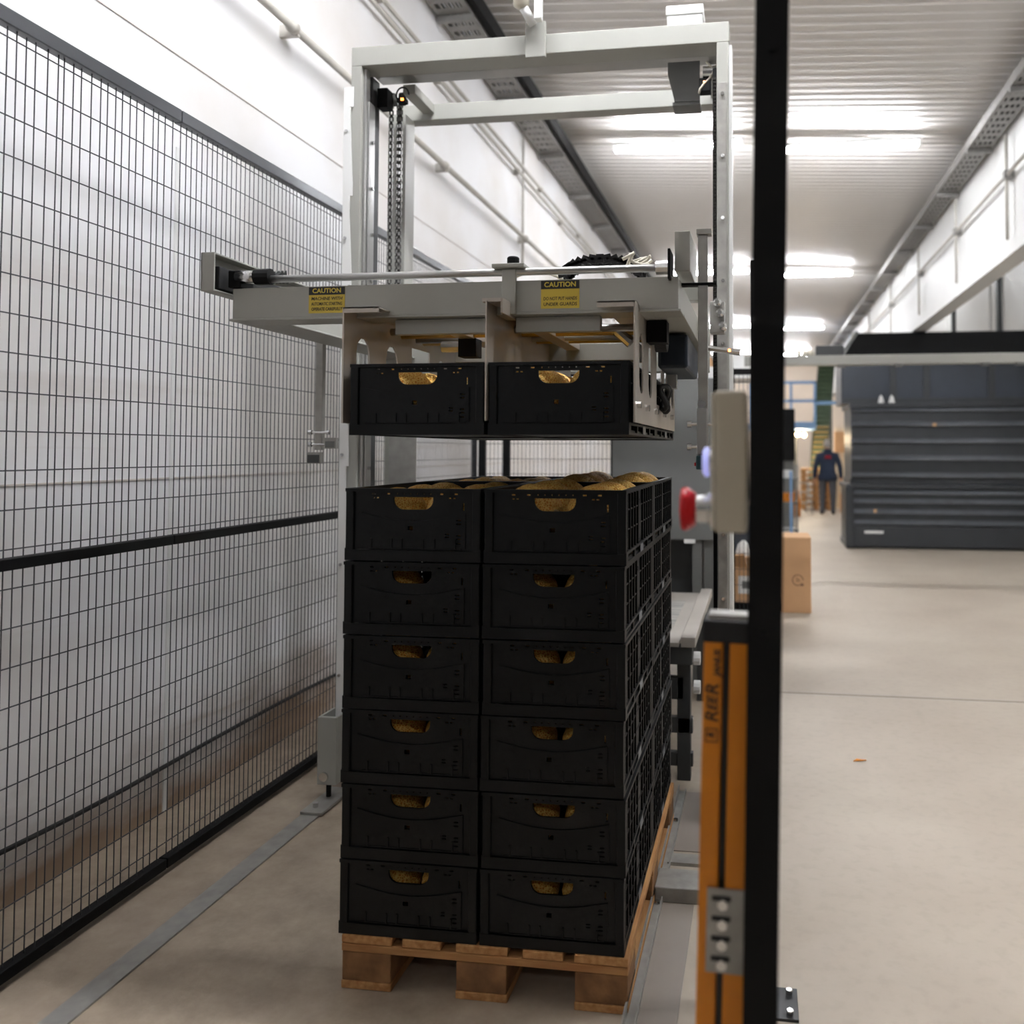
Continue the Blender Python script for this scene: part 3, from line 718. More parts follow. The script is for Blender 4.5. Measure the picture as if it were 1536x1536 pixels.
# travelling channels with open ends
for x, nm in ((-1.64, 0), (-.235, 1)):
    y0 = 2.28 if nm == 0 else 2.36
    zz0, zz1 = (1.95, 2.066) if nm == 0 else (1.985, 2.10)
    if nm == 0:
        G(MB().box(x, x+.044, y0, y0+.006, zz0, zz1).box(x, x+.006, y0, 3.4, zz0, zz1).box(x, x+.044, y0+.006, 3.4, zz1-.006, zz1).box(x, x+.044, y0+.006, 3.4, zz0, zz0+.006), 'linear_channel')
        G(MB().cyl((x+.08, HY, 2.0), (x+.16, HY, 2.0), .02, 12), 'bearing', 'chrome', 0, None, True)
        G(MB().cyl((x+.14, HY, 2.0), (x+.19, HY, 2.0), .024, 12), 'coupling', 'dark', 0)
        G(MB().box(x+.055, x+.095, HY-.01, HY+.06, 1.968, 2.02), 'bearing_mount', 'dark', .003)
        G(MB().box(x+.010, x+.040, 2.31, 3.3, 1.962, 2.03), 'belt_drive', 'rubber', .003)
        for k in range(7): G(MB().tube([(x+.10+.012*k, 2.42+.03*math.sin(k), 2.0), (x+.105+.012*k, 2.44, 2.035), (x+.115+.012*k, 2.43, 2.0)], .006, 6), 'drag_link', 'rubber', 0)
    else:
        G(MB().box(x, x+.044, y0, y0+.24, zz0, zz1), 'channel_cover')
# transverse shaft and clamp
G(MB().cyl((-1.50, HY, 1.992), (-.245, HY, 1.992), .011, 12), 'cross_shaft', 'steel', 0, None, True)
G(MB().box(-.25, -.242, HY-.03, HY+.05, 1.955, 2.04), 'bearing_plate', 'dark')
G(MB().cyl((-.245, HY, 1.992), (-.285, HY, 1.992), .02, 10), 'bearing', 'chrome', 0)
cl = G(MB().box(-.728, -.688, HY-.018, HY-.002, 1.868, 1.998), 'centre_clamp')
G(MB().box(-.755, -.66, HY-.03, HY+.03, 2.0, 2.012), 'clamp_top', 'paint')
G(MB().lathe([(.018, 0), (.018, .02), (.014, .024)], (-.70, HY, 2.012), 'Z', 12), 'knob', 'dark', 0, cl)
# stickers
def sticker(x0, x1, z0, z1, lines, lab):
    y = HY-.0012
    s = G(MB().box(x0, x1, y, HY, z0, z1), 'caution_sticker', 'sticker_y', 0); s['label'] = lab
    hb = (z1-z0)*.30
    G(MB().box(x0, x1, y-.0004, y, z1-hb, z1), 'sticker_header', 'ink', 0, s)
    cx = (x0+x1)/2
    vf = text_mesh('CAUTION', hb*.82, .0003, 0, .0004)
    mb = place(vf, lambda a, b, c: (cx+a*1.05, y-.0006-c, z1-hb/2+b)); G(mb, 'lettering', 'yellow_ink', 0, s)
    for i, ln in enumerate(lines):
        zz = z1-hb-(z1-z0-hb)*((i+.75)/(len(lines)+.5))
        if not ln: continue
        vf = text_mesh(ln, .0135, .0003, .12, .0002)
        k = min(1.0, .098/(max(v[0] for v in vf[0])-min(v[0] for v in vf[0])))
        mb = place(vf, lambda a, b, c: (cx+a*k, y-.0002-c, zz+b)); G(mb, 'lettering', 'ink', 0, s)
sticker(-1.328, -1.214, 1.886, 1.964, ('MACHINE WITH', 'AUTOMATIC STARTING', 'OPERATE CAREFULLY'), 'yellow and black caution sticker about automatic starting')
sticker(-.617, -.505, 1.884, 1.964, ('', 'DO NOT PUT HANDS', 'UNDER GUARDS'), 'yellow and black caution sticker about hands under guards')
# slotted side plates and centre plate
def side_plate(X, sgn, name='side_plate'):
    hs = []
    for y in (2.34, 2.54, 2.97, 3.09, 3.21): hs.append(pill(y, y+.085, 1.64, 1.815))
    hs.append(rect(2.74, 2.90, 1.63, 1.83))
    vf = holed(rect(2.262, 3.34, 1.556, 1.888), hs, .005)
    pl = G(place(vf, lambda a, b, c: (X+c, a, b)), name, 'plate', 0)
    G(MB().box(X, X-sgn*.105, 2.262, 2.268, 1.872, 1.888).add([(X,2.262,1.888),(X-sgn*.105,2.262,1.888),(X-sgn*.105,3.30,1.888),(X,3.30,1.888),(X,2.262,1.884),(X-sgn*.105,2.262,1.884),(X-sgn*.105,3.30,1.884),(X,3.30,1.884)],
        [(0,1,2,3),(7,6,5,4),(0,4,5,1),(1,5,6,2),(2,6,7,3),(3,7,4,0)]), 'flange', 'plate', 0, pl)
    for y in (2.30, 2.48, 2.70, 2.93, 3.18): G(MB().cyl((X, y, 1.605), (X+sgn*.014, y, 1.605), .010, 6), 'bolt', 'chrome', 0, pl)
    return pl
side_plate(-.335, 1); side_plate(-1.178, -1)
cpn = G(MB().box(-.7505, -.7465, 2.245, 3.30, 1.56, 1.90), 'centre_plate', 'plate', 0)
G(MB().box(-.762, -.705, 2.25, 3.30, 1.892, 1.902).box(-.708, -.702, 2.25, 3.3, 1.86, 1.902), 'centre_flange', 'plate', 0, cpn)
G(MB().hexa([(-.7505,2.245,1.56),(-.7465,2.245,1.56),(-.7465,3.3,1.56),(-.7505,3.3,1.56)][::1], [(-.7505,2.245,1.561),(-.7465,2.245,1.561),(-.7465,3.3,1.561),(-.7505,3.3,1.561)]), 'plate_edge', 'steel', 0, cpn)
# under-structure
G(MB().box(-1.07, -.755, HY+.03, HY+.06, 1.822, 1.866), 'lower_bar', 'paint'); G(MB().box(-.70, -.45, HY+.03, HY+.06, 1.822, 1.866), 'lower_bar', 'paint')
for y, m in ((2.52, 'steel'), (2.60, 'brass'), (2.72, 'steel'), (2.78, 'brass')): G(MB().cyl((-1.15, y, 1.852), (-.36, y, 1.852), .012, 10), 'guide_rod', m, 0, None, True)
G(MB().box(-1.1, -.42, 2.95, 3.05, 1.80, 1.862), 'rear_bar'); G(MB().box(-.62, -.57, 3.06, 3.12, 1.73, 1.82), 'cylinder_mount', 'white')
for x in (-.93, -.66): G(MB().box(x-.025, x+.025, 2.42, 3.3, 1.838, 1.864), 'slide_rail', 'plate')
G(MB().box(-.96, -.90, 2.60, 2.66, 1.78, 1.84), 'valve_block', 'dark'); G(MB().cyl((-1.02, 2.62, 1.815), (-.96, 2.62, 1.815), .018, 10), 'pneumatic_cylinder', 'steel', 0)
G(MB().cyl((-.44, 2.6, 1.855), (-.395, 2.6, 1.815), .018, 10), 'pivot', 'chrome', 0)
G(MB().box(-.33, -.23, 2.75, 3.2, 1.75, 1.862), 'drive_motor', 'navy', .01)
G(MB().lathe([(.02, -.02), (.045, -.018), (.045, .018), (.02, .02)], (-.30, 2.6, 1.83), 'X', 18), 'pulley', 'rubber', 0)
G(MB().box(-.33, -.27, 2.48, 2.54, 1.80, 1.866), 'pulley_mount', 'dark')
# round hose loops by the slotted plate
for dy, r in ((0, .04), (.06, .045)):
    G(MB().tube([(-.315+.012*math.sin(a*2), 2.80+dy+r*math.cos(a), 1.655+r*math.sin(a)) for a in [i*.35 for i in range(19)]], .008, 8), 'air_hose', 'rubber', 0, None, True)
# plate bracket behind the right-hand plate
G(MB().box(-.325, -.29, 2.98, 3.02, 1.70, 1.80), 'latch_bracket', 'steel')
# energy chain on top, made of separate links
for i in range(15):
    a = math.pi*(.06+.88*i/14); x = -.50-.125*math.cos(a)*1.0; z = 2.035+.055*math.sin(a)
    mb = MB(); c, s_ = math.cos(a-math.pi/2), math.sin(a-math.pi/2)
    for yy in (2.62, 2.70):
        q = []
        for (u, v) in ((-.012, -.014), (.012, -.014), (.012, .014), (-.012, .014)): q.append((x-u*c*1.0-v*s_, z+(-u*s_+v*c)))
        mb.hexa([(q[0][0], yy, q[0][1]), (q[1][0], yy, q[1][1]), (q[2][0], yy, q[2][1]), (q[3][0], yy, q[3][1])], [(p_[0], yy+.008, p_[1]) for p_ in q])
    mb.cyl((x, 2.62, z), (x, 2.708, z), .006, 6)
    G(mb, 'energy_chain_link', 'rubber', 0)
G(MB().box(-.64, -.30, 2.6, 2.73, 1.99, 2.02), 'chain_shelf', 'steel')
for k in range(5):
    r = random.Random(k); 
    G(MB().tube([(-.42+.07*u+.02*math.sin(u*7+k), 2.58+.02*k, 2.075+.02*math.sin(u*5+k*1.3)) for u in [i/9 for i in range(10)]], .0055, 6), 'cable', 'cable', 0, None, True)
G(MB().tube([(-.72+.10*math.cos(a), 2.66, 2.01+.05*math.sin(a)) for a in [i*.26 for i in range(13)]], .005, 6), 'cable', 'cable', 0, None, True)
G(MB().box(-.36, -.18, 2.80, 2.85, 1.98, 2.03), 'rear_cover', 'paint')
# right-hand sensor arm with photocell at its foot
def sensor_arm(x, y, z1, z0, m, lab):
    a = G(MB().box(x-.014, x+.014, y-.012, y+.012, z0, z1), 'sensor_arm', m, .002); a['label'] = lab
    return a
a = sensor_arm(-.160, 2.44, 2.105, 1.43, 'zinc', 'galvanised hanging arm with a teal photocell')
G(MB().box(-.178, -.135, 2.42, 2.46, 2.105, 2.12), 'arm_cap', 'zinc', .001, a)
G(MB().box(-.225, -.12, 2.425, 2.455, 1.957, 1.965), 'arm_clamp', 'dark', .001, a)
for z in (1.555, 1.49):
    G(MB().cyl((-.205, 2.43, z), (-.115, 2.43, z), .005, 8), 'clamp_rod', 'chrome', 0, a)
    for x in (-.205, -.120): G(MB().cyl((x, 2.43, z), (x+.012, 2.43, z), .0095, 8), 'thumb_screw', 'chrome', 0, a)
G(MB().box(-.176, -.148, 2.405, 2.428, 1.47, 1.60), 'slide_plate', 'steel', .001, a)
G(MB().box(-.178, -.150, 2.40, 2.43, 1.425, 1.465), 'photocell', 'teal', .003, a)
G(MB().cyl((-.178, 2.415, 1.44), (-.184, 2.415, 1.44), .005, 10), 'photocell_lens', 'red', 0, a)
G(MB().lathe([(.012, -.006), (.012, .006)], (-.162, 2.42, 1.612), 'Y', 12), 'guide_wheel', 'chrome', 0, a)
# left-hand sensor arm
a = sensor_arm(-1.612, 2.93, 1.88, 1.48, 'zinc', 'grey hanging arm with two reflectors')
for z in (1.545, 1.50): G(MB().cyl((-1.65, 2.92, z), (-1.565, 2.92, z), .005, 8), 'clamp_rod', 'chrome', 0, a)
for x in (-1.65, -1.58):
    for z in (1.545, 1.50): G(MB().cyl((x, 2.92, z), (x+.012, 2.92, z), .009, 8), 'thumb_screw', 'chrome', 0, a)
G(MB().box(-1.582, -1.538, 2.91, 2.93, 1.485, 1.525), 'reflector_holder', 'zinc', .001, a); G(MB().box(-1.577, -1.543, 2.905, 2.91, 1.489, 1.512), 'reflector', 'cab', 0, a)
G(MB().box(-1.645, -1.59, 2.90, 2.92, 1.43, 1.472), 'reflector_holder', 'zinc', .001, a); G(MB().box(-1.64, -1.597, 2.894, 2.90, 1.433, 1.462), 'reflector', 'cab2', 0, a)
# valves and fittings where the head meets the right-hand column
for k, z in enumerate((1.99, 1.95, 1.90)):
    G(MB().lathe([(.008, -.03), (.016, -.02), (.016, .02), (.008, .03)], (-.155+.01*k, 3.2, z+.05), 'Y', 10), 'air_fitting', 'chrome', 0)
G(MB().box(-.185, -.13, 3.22, 3.28, 1.93, 2.05), 'valve_block', 'zinc')
G(MB().cyl((-.20, 3.2, 1.87), (-.07, 3.2, 1.85), .012, 8), 'proximity_sensor', 'chrome', 0)
G(MB().box(-.115, -.105, 3.186, 3.19, 1.853, 1.863), 'sensor_light', 'amber_led', 0)
for k in range(3): G(MB().tube([(-.19-.012*k, 3.0+.02*k, 2.0-.03*i+.01*k*math.sin(i)) for i in range(9)], .005, 6), 'cable', 'cable', 0, None, True)

# ================================================================== NEAR FENCE POST, CONTROL BOX, LIGHT CURTAIN
t = thing('fence_post', 'tall black steel fence post beside the yellow light curtain', 'post', (-.0115, 1.30, 0), None, (0, .0155, 0))
build(MB().box(-.026, .026, 0, .06, .008, 2.45), 'post_tube', 'dark', t, local=True, bevel=.002)
build(MB().box(-.06, .06, -.03, .09, 0, .008), 'base_plate', 'fence', t, local=True, bevel=.001)
build(MB().box(-.026, .026, 0, .06, 2.45, 2.456), 'end_cap', 'rubber', t, local=True)
for z in (.3, 1.2, 2.1): build(MB().cyl((.0, -.001, z), (.0, -.006, z), .006, 8), 'bolt', 'dark', t, local=True)
t = thing('fence_post', 'black steel fence post bolted to the floor by a drilled plate, behind the tall post', 'post', (.005, 2.33, 0))
build(MB().box(-.022, .03, 2.31, 2.36, .008, 2.0), 'post_tube', 'dark', t, bevel=.002)
bp_ = build(MB().box(-.05, .097, 2.27, 2.40, 0, .008), 'base_plate', 'fence', t, bevel=.001)
for y in (2.29, 2.375): build(MB().cyl((.075, y, .008), (.075, y, .02), .009, 6), 'anchor_bolt', 'chrome', bp_)
# control box
t = thing('control_box', 'beige control box with red emergency stop on the black post', 'control box', (-.04, 1.33, 1.352))
build(MB().box(-.069, -.018, 1.30, 1.40, 1.352, 1.571), 'enclosure', 'beige_box', t, bevel=.006)
build(MB().box(-.073, -.069, 1.302, 1.398, 1.356, 1.567), 'lid', 'cable', t, bevel=.002)
es = build(MB().lathe([(.027, 0), (.027, -.006), (.022, -.008), (.022, -.026)], (-.073, 1.35, 1.385), 'X', 20), 'stop_collar', 'chrome', t, smooth=False)
build(MB().lathe([(.02, -.026), (.026, -.028), (.034, -.040), (.035, -.045), (.032, -.050), (.02, -.052)], (-.073, 1.35, 1.385), 'X', 24), 'stop_button', 'red', es, smooth=True)
b2 = build(MB().lathe([(.018, 0), (.018, -.006)], (-.073, 1.35, 1.460), 'X', 20), 'button_bezel', 'chrome', t)
build(MB().lathe([(.023, -.006), (.024, -.012), (.018, -.016)], (-.073, 1.35, 1.460), 'X', 20), 'lit_button', 'button_glow', b2, smooth=True)
build(MB().box(-.018, -.0162, 1.31, 1.36, 1.40, 1.52), 'mounting_bracket', 'zinc', t)
# yellow light curtain
t = thing('light_curtain', 'orange-yellow safety light curtain column with black cap beside the post', 'light curtain', (-.081, 1.37, 0), None, (0, .024, 0))
vf = holed([(-.036, 0), (-.006, 0), (-.006, .012), (.006, .012), (.006, 0), (.042, 0), (.042, .055), (-.036, .055)], [], 1.13)
build(place(vf, lambda a, b, c: (a, b, .605+c)), 'profile', 'yellow', t, local=True, bevel=.002)
build(MB().box(-.005, .005, .011, .0125, .04, 1.17), 'front_window', 'ink', t, local=True)
build(MB().box(-.038, .038, -.002, .057, 1.17, 1.206), 'end_cap', 'rubber', t, local=True, bevel=.003)
build(MB().box(-.03, .036, .005, .05, 1.206, 1.214), 'top_bracket', 'zinc', t, local=True)
br = build(MB().box(-.022, .037, -.006, 0, .655, .785), 'mounting_plate', 'zinc', t, local=True, bevel=.001)
for i in range(4):
    z = .672+i*.031
    build(MB().cyl((.003, -.006, z), (.003, -.016, z), .0085, 8), 'bolt', 'chrome', br, local=True)
    build(MB().box(-.014, .016, -.0068, -.006, z+.002, z+.010), 'slot', 'ink', br, local=True)
build(MB().lathe([(.001, 0), (.05, .002), (.05, .01), (.001, .012)], (.045, -.015, .95), 'X', 24), 'mirror_disc', 'fence', t, local=True)
# lettering reading upwards on the left flank
def up_text(body, size, x, z, m='ink', shear=.2, bold=.0006):
    vf = text_mesh(body, size, .0003, shear, bold)
    return place(vf, lambda a, b, c: (x-b, -.0004-c, z+a))
for txt, size, z in (('R', .030, 1.052), ('EE', .023, 1.073), ('R', .030, 1.095)): build(up_text(txt, size, -.020, z), 'lettering', 'ink', t, local=True)
build(up_text('JANUS', .0145, -.0135, 1.138), 'lettering', 'ink', t, local=True)
build(MB().box(-.031, -.029, -.0008, 0, 1.012, 1.034).box(-.012, -.010, -.0008, 0, 1.012, 1.034).box(-.031, -.010, -.0008, 0, 1.012, 1.014).box(-.031, -.010, -.0008, 0, 1.032, 1.034), 'emblem', 'ink', t, local=True)
build(up_text('R', .016, -.0205, 1.023, 'ink', .2), 'emblem_letter', 'ink', t, local=True)

# ================================================================== CONVEYOR, HOOD AND THINGS BEHIND THE STACK
t = thing('infeed_conveyor', 'grey infeed conveyor table behind the crate stack', 'conveyor', (-.8, 4.5, 0))
Bc = lambda mb, n, m='cab2', bv=.003: build(mb, n, m, t, bevel=bv)
Bc(MB().box(-1.3, -.36, 3.80, 5.15, .60, .62), 'table_top', 'table'); Bc(MB().box(-1.2, -.42, 4.05, 4.85, .62, .623), 'belt', 'belt', 0)
Bc(MB().box(-.35, -.285, 3.80, 5.15, .60, .645), 'side_guard', 'table'); Bc(MB().box(-1.37, -1.31, 3.8, 5.15, .60, .645), 'side_guard', 'table')
Bc(MB().box(-1.3, -.30, 3.81, 3.86, .52, .598), 'front_rail'); Bc(MB().box(-1.3, -.34, 3.83, 3.87, .36, .46), 'front_rail'); Bc(MB().box(-1.3, -.30, 3.83, 3.87, .21, .28), 'front_rail')
Bc(MB().box(-1.3, -.30, 3.84, 3.88, .06, .12), 'front_rail')
for x in (-1.3, -.34):
    for y in (3.83, 5.05): Bc(MB().box(x-.03, x+.03, y, y+.06, 0, .598), 'leg')
for z in (.53, .4): Bc(MB().cyl((-.30, 3.9, z), (-.27, 3.9, z), .03, 12), 'roller_bearing', 'white', 0)
t = thing('machine_hood', 'tall grey sheet-metal hood over the far end of the conveyor', 'machine hood', (-.6, 5.6, 0))
build(MB().box(-.93, -.285, 5.32, 5.9, .92, 1.94), 'panel_body', 'cab', t, bevel=.004)
build(MB().box(-.93, -.36, 5.5, 5.9, .3, .92), 'recess_back', 'cab2', t); build(MB().box(-.42, -.36, 5.34, 5.42, 0, .92), 'leg', 'cab', t); build(MB().box(-.93, -.87, 5.34, 5.42, 0, .92), 'leg', 'cab', t)
build(MB().box(-.345, -.285, 5.36, 5.44, 0, .92), 'leg', 'cab', t)
build(MB().box(-.47, -.40, 5.315, 5.32, .9, .925), 'name_strip', 'white', t)
t = thing('storage_shelf', 'white shelf carrying packs behind the grey hood', 'shelf', (-.45, 7.0, 0))
build(MB().box(-1.0, .06, 6.8, 7.3, 2.06, 2.16), 'deck', 'white', t, bevel=.005)
for x in (-.9, -.45): build(MB().box(x-.03, x+.03, 7.0, 7.06, 0, 2.06), 'post', 'cab', t)
single(MB().box(-.72, -.38, 6.85, 7.2, 2.16, 2.24), 'carton', 'card', 'flat brown carton on the white shelf', 'carton', bevel=.005)
single(MB().box(-.62, -.52, 6.9, 7.15, 2.24, 2.32), 'blue_pack', 'blue', 'small blue pack lying on the flat brown carton', 'pack', bevel=.005)
single(MB().box(-.36, -.12, 6.85, 7.2, 2.16, 2.27), 'white_carton', 'white', 'white carton beside the flat brown one on the shelf', 'carton', bevel=.005)
# open parcel on a low dolly behind the mesh
t = thing('dolly', 'low dark dolly under the open parcel', 'dolly', (-.05, 7.05, 0))
build(MB().box(-.35, .16, 6.8, 7.3, .22, .27), 'deck', 'dark', t)
for x in (-.3, .1):
    for y in (6.85, 7.25): build(MB().lathe([(.05, -.015), (.05, .015)], (x, y, .17), 'X', 14), 'wheel', 'rubber', t); build(MB().box(x-.02, x+.02, y-.02, y+.02, .0, .22), 'leg', 'dark', t)
t = thing('open_parcel', 'open brown parcel with white label behind the mesh panel', 'parcel', (-.08, 7.05, .27))
build(MB().box(-.33, .14, 6.85, 7.25, .27, .56), 'carton', 'card', t, bevel=.003)
build(MB().box(-.17, -.02, 6.845, 6.85, .34, .48), 'label', 'white', t); build(MB().box(-.14, -.05, 6.843, 6.845, .38, .44), 'label_print', 'cab', t)
for k in range(2): build(MB().hexa([(-.33+.24*k,6.84,.56),(-.1+.24*k,6.84,.56),(-.1+.24*k,6.86,.57),(-.33+.24*k,6.86,.57)], [(-.33+.22*k,6.74,.64),(-.12+.24*k,6.74,.66),(-.12+.24*k,6.75,.67),(-.33+.22*k,6.75,.65)]), 'flap', 'card', t)
build(MB().lathe([(.06, 0), (.07, .08), (.045, .17), (.01, .2)], (-.13, 7.0, .55), 'Z', 12), 'white_bag', 'white', t, smooth=True)
single(MB().box(-.3, .12, 7.5, 7.6, 0, 1.0), 'partition_screen', 'bin2', 'dark slate partition screen standing behind the open parcel', 'screen')
# tall carton on the open floor
t = thing('tall_carton', 'tall brown carton with a round printed mark standing on the open floor', 'carton', (.24, 8.15, 0))
build(MB().box(.02, .466, 7.9, 8.4, 0, .68), 'body', 'card', t, bevel=.006)
build(MB().box(.02, .466, 7.9, 8.145, .68, .688), 'top_flap', 'card', t); build(MB().box(.02, .466, 8.155, 8.4, .68, .688), 'top_flap', 'card', t)
ring = [(.345+.048*math.cos(i*.3), .30+.048*math.sin(i*.3)) for i in range(20)]
build(MB().tube([(x, 7.8995, z) for x, z in ring], .004, 6), 'printed_mark', 'cardink', t)
build(MB().box(.33, .365, 7.898, 7.9, .29, .296).box(.335, .36, 7.898, 7.9, .303, .309).box(.325, .345, 7.898, 7.9, .315, .32), 'printed_lines', 'cardink', t)
build(MB().hexa([(.37,7.898,.245),(.40,7.898,.25),(.40,7.9,.25),(.37,7.9,.245)], [(.385,7.898,.275),(.395,7.898,.265),(.395,7.9,.265),(.385,7.9,.275)]), 'printed_arrow', 'cardink', t)
# overhead beam in front of the bins
t = thing('overhead_beam', 'pale grey steel beam across the hall before the dark bins', 'beam', (.9, 9.5, 0))
build(MB().box(-1.1, 3.3, 9.4, 9.55, 2.425, 2.53), 'beam', 'paint', t, bevel=.006)
for x in (-1.05, 3.2): build(MB().box(x-.05, x+.05, 9.42, 9.53, 0, 2.425), 'support_post', 'paint', t)
for x in (.9, 1.5, 2.4, 2.75): build(MB().box(x-.04, x+.04, 9.40, 9.5, 2.40, 2.424), 'cable_clip', 'cab', t)
for x, s_ in ((.56, .035), (.50, .03), (.44, .03)): single(MB().lathe([(s_*.6, 0), (s_, s_*.5), (s_*.9, s_*1.4), (s_*.3, s_*2)], (x, 9.47, 2.53), 'Z', 12), 'white_fitting', 'cable', 'small white fitting lying on the overhead beam', 'fitting', 'fittings on the overhead beam', smooth=True)

# ================================================================== DARK BINS
def ribbed_bin(label, x0, x1, y0, y1, z0, z1, zr, m='bin'):
    t = thing('bulk_bin', label, 'bin', ((x0+x1)/2, (y0+y1)/2, z0), 'bulk bins beyond the beam')
    build(MB().box(x0, x1, y0, y1, z0+.004, z1-.05), 'body', m, t, bevel=.01)
    build(MB().box(x0-.03, x1+.03, y0-.05, y1+.05, z1-.07, z1), 'rim', m, t, bevel=.012)
    for z in zr:
        mb = MB(); mb.add([(x0-.01,y0,z-.03),(x1+.01,y0,z-.03),(x1+.01,y0-.06,z-.025),(x0-.01,y0-.06,z-.025),(x1+.01,y0,z+.04),(x0-.01,y0,z+.04)],
               [(0,1,2,3),(3,2,4,5),(0,3,5),(1,4,2),(0,5,4,1)])
        build(mb, 'side_rib', 'bin_rib', t, bevel=.004)
    for x in (x0+.1, (x0+x1)/2, x1-.1): build(MB().box(x-.12, x+.12, y0+.03, y1-.03, z0, z0+.08), 'skid', m, t)
    return t
b1 = ribbed_bin('lowest large ribbed charcoal bin standing on the floor, of the bin stack', 1.345, 4.2, 13.3, 14.4, 0, .98, (.40, .56, .72, .86))
build(MB().box(1.30, 1.42, 13.22, 13.32, 0.02, .95), 'corner_guard', 'bin', b1, bevel=.01)
build(MB().box(1.58, 1.86, 13.235, 13.24, .235, .275), 'white_label', 'white', b1)
build(MB().box(1.42, 4.2, 13.24, 13.3, .04, .34), 'foot_board', 'bin', b1, bevel=.01)
build(MB().box(1.72, 1.76, 13.235, 13.245, .55, .60), 'tag', 'card', b1)
b2 = ribbed_bin('large ribbed charcoal bin on the lowest one, under a smooth dark bin', 1.40, 4.2, 13.32, 14.4, .98, 2.22, (1.12, 1.38, 1.64, 1.9, 2.12))
build(MB().box(2.60, 2.65, 13.255, 13.27, 1.86, 1.91), 'tag', 'card', b2)
t = thing('bulk_bin', 'smooth blue-grey bin with framed panels on the ribbed bins', 'bin', (2.6, 13.9, 2.22), 'bulk bins beyond the beam')
build(MB().box(1.27, 4.2, 13.45, 14.4, 2.22, 2.88), 'body', 'bin2', t, bevel=.02)
for x in (2.05, 2.55, 3.5): build(MB().box(x-.05, x+.05, 13.42, 13.45, 2.25, 2.86), 'panel_rib', 'bin', t, bevel=.006)
build(MB().box(1.27, 4.2, 13.40, 13.45, 2.22, 2.30), 'lower_rim', 'bin', t, bevel=.006)
for x in (1.86, 2.02): build(MB().lathe([(.05, 0), (.03, .09), (.005, .13)], (x, 13.38, 2.22), 'Z', 10), 'white_hook', 'white', t)
t = thing('bulk_bin', 'topmost black tapered bin above the overhead beam', 'bin', (2.6, 13.9, 2.88), 'bulk bins beyond the beam')
build(MB().hexa([(1.26,13.4,2.88),(4.2,13.4,2.88),(4.2,14.4,2.88),(1.26,14.4,2.88)], [(1.52,13.5,3.33),(4.2,13.5,3.33),(4.2,14.4,3.33),(1.52,14.4,3.33)]), 'body', 'dark', t, bevel=.02)
build(MB().hexa([(1.24,13.38,2.98),(1.28,13.38,2.95),(1.28,13.42,2.95),(1.24,13.42,2.98)], [(1.50,13.48,3.36),(1.55,13.48,3.34),(1.55,13.52,3.34),(1.50,13.52,3.36)]), 'edge_strip', 'cab', t)
single(MB().box(.62, .92, 9.41, 9.54, 2.53, 2.64), 'dark_case', 'cab2', 'dark case resting on the overhead beam near the bins', 'case', bevel=.01)

# ================================================================== FAR END OF THE HALL
t = thing('mezzanine_railing', 'pale blue steel railing of the raised platform', 'railing', (1.0, 22.2, 2.15))
for z in (3.26, 2.78, 2.2): build(MB().box(-.2, 1.46, 22.17, 22.23, z-(.10 if z < 2.3 else .03), z+.04), 'rail', 'blue', t)
for x in (-.2, .3, .82, 1.43): build(MB().box(x-.03, x+.03, 22.17, 22.23, 2.2, 3.28), 'upright', 'blue', t)
build(MB().box(1.4, 3.2, 22.3, 22.4, 2.70, 2.78), 'long_rail', 'blue', t)
t = thing('platform', 'blue-edged raised platform behind the railing', 'platform', (.6, 23.2, 0))
build(MB().box(-.8, 1.46, 22.25, 24.2, 2.06, 2.18), 'deck', 'blue', t)
for x in (-.7, 1.0): build(MB().box(x-.05, x+.05, 24.0, 24.1, 0, 2.06), 'post', 'cab2', t)
# inclined cleated conveyor
t = thing('incline_conveyor', 'dark green inclined conveyor with cleats rising behind the man', 'conveyor', (1.85, 25, 0))
P0, P1 = Vector((1.55, 23.2, .75)), Vector((2.05, 26.2, 4.3))
def inc(u, x, dz): p = P0.lerp(P1, u); return (p.x+x, p.y-dz*.75, p.z+dz*.6)
mb = MB(); mb.hexa([inc(0,-.22,0), inc(0,.22,0), inc(0,.22,-.12), inc(0,-.22,-.12)], [inc(1,-.22,0), inc(1,.22,0), inc(1,.22,-.12), inc(1,-.22,-.12)])
build(mb, 'belt', 'green', t)
for x in (-.25, .22):
    mb = MB(); mb.hexa([inc(0,x,.06), inc(0,x+.03,.06), inc(0,x+.03,-.15), inc(0,x,-.15)], [inc(1,x,.06), inc(1,x+.03,.06), inc(1,x+.03,-.15), inc(1,x,-.15)]); build(mb, 'side_plate', 'cab2', t)
for i in range(24):
    u = .03+i*.04; mb = MB(); mb.hexa([inc(u,-.2,0), inc(u,.2,0), inc(u,.2,.05), inc(u,-.2,.05)], [inc(u+.008,-.2,0), inc(u+.008,.2,0), inc(u+.008,.2,.05), inc(u+.008,-.2,.05)]); build(mb, 'cleat', 'stem' if i < 10 else 'green', t)
for x in (1.45, 1.7): build(MB().box(x-.03, x+.03, 23.3, 23.36, 0, .9), 'leg', 'cab2', t)
for x in (1.85, 2.15): build(MB().box(x-.03, x+.03, 26, 26.06, 0, 4.0), 'leg', 'cab2', t)
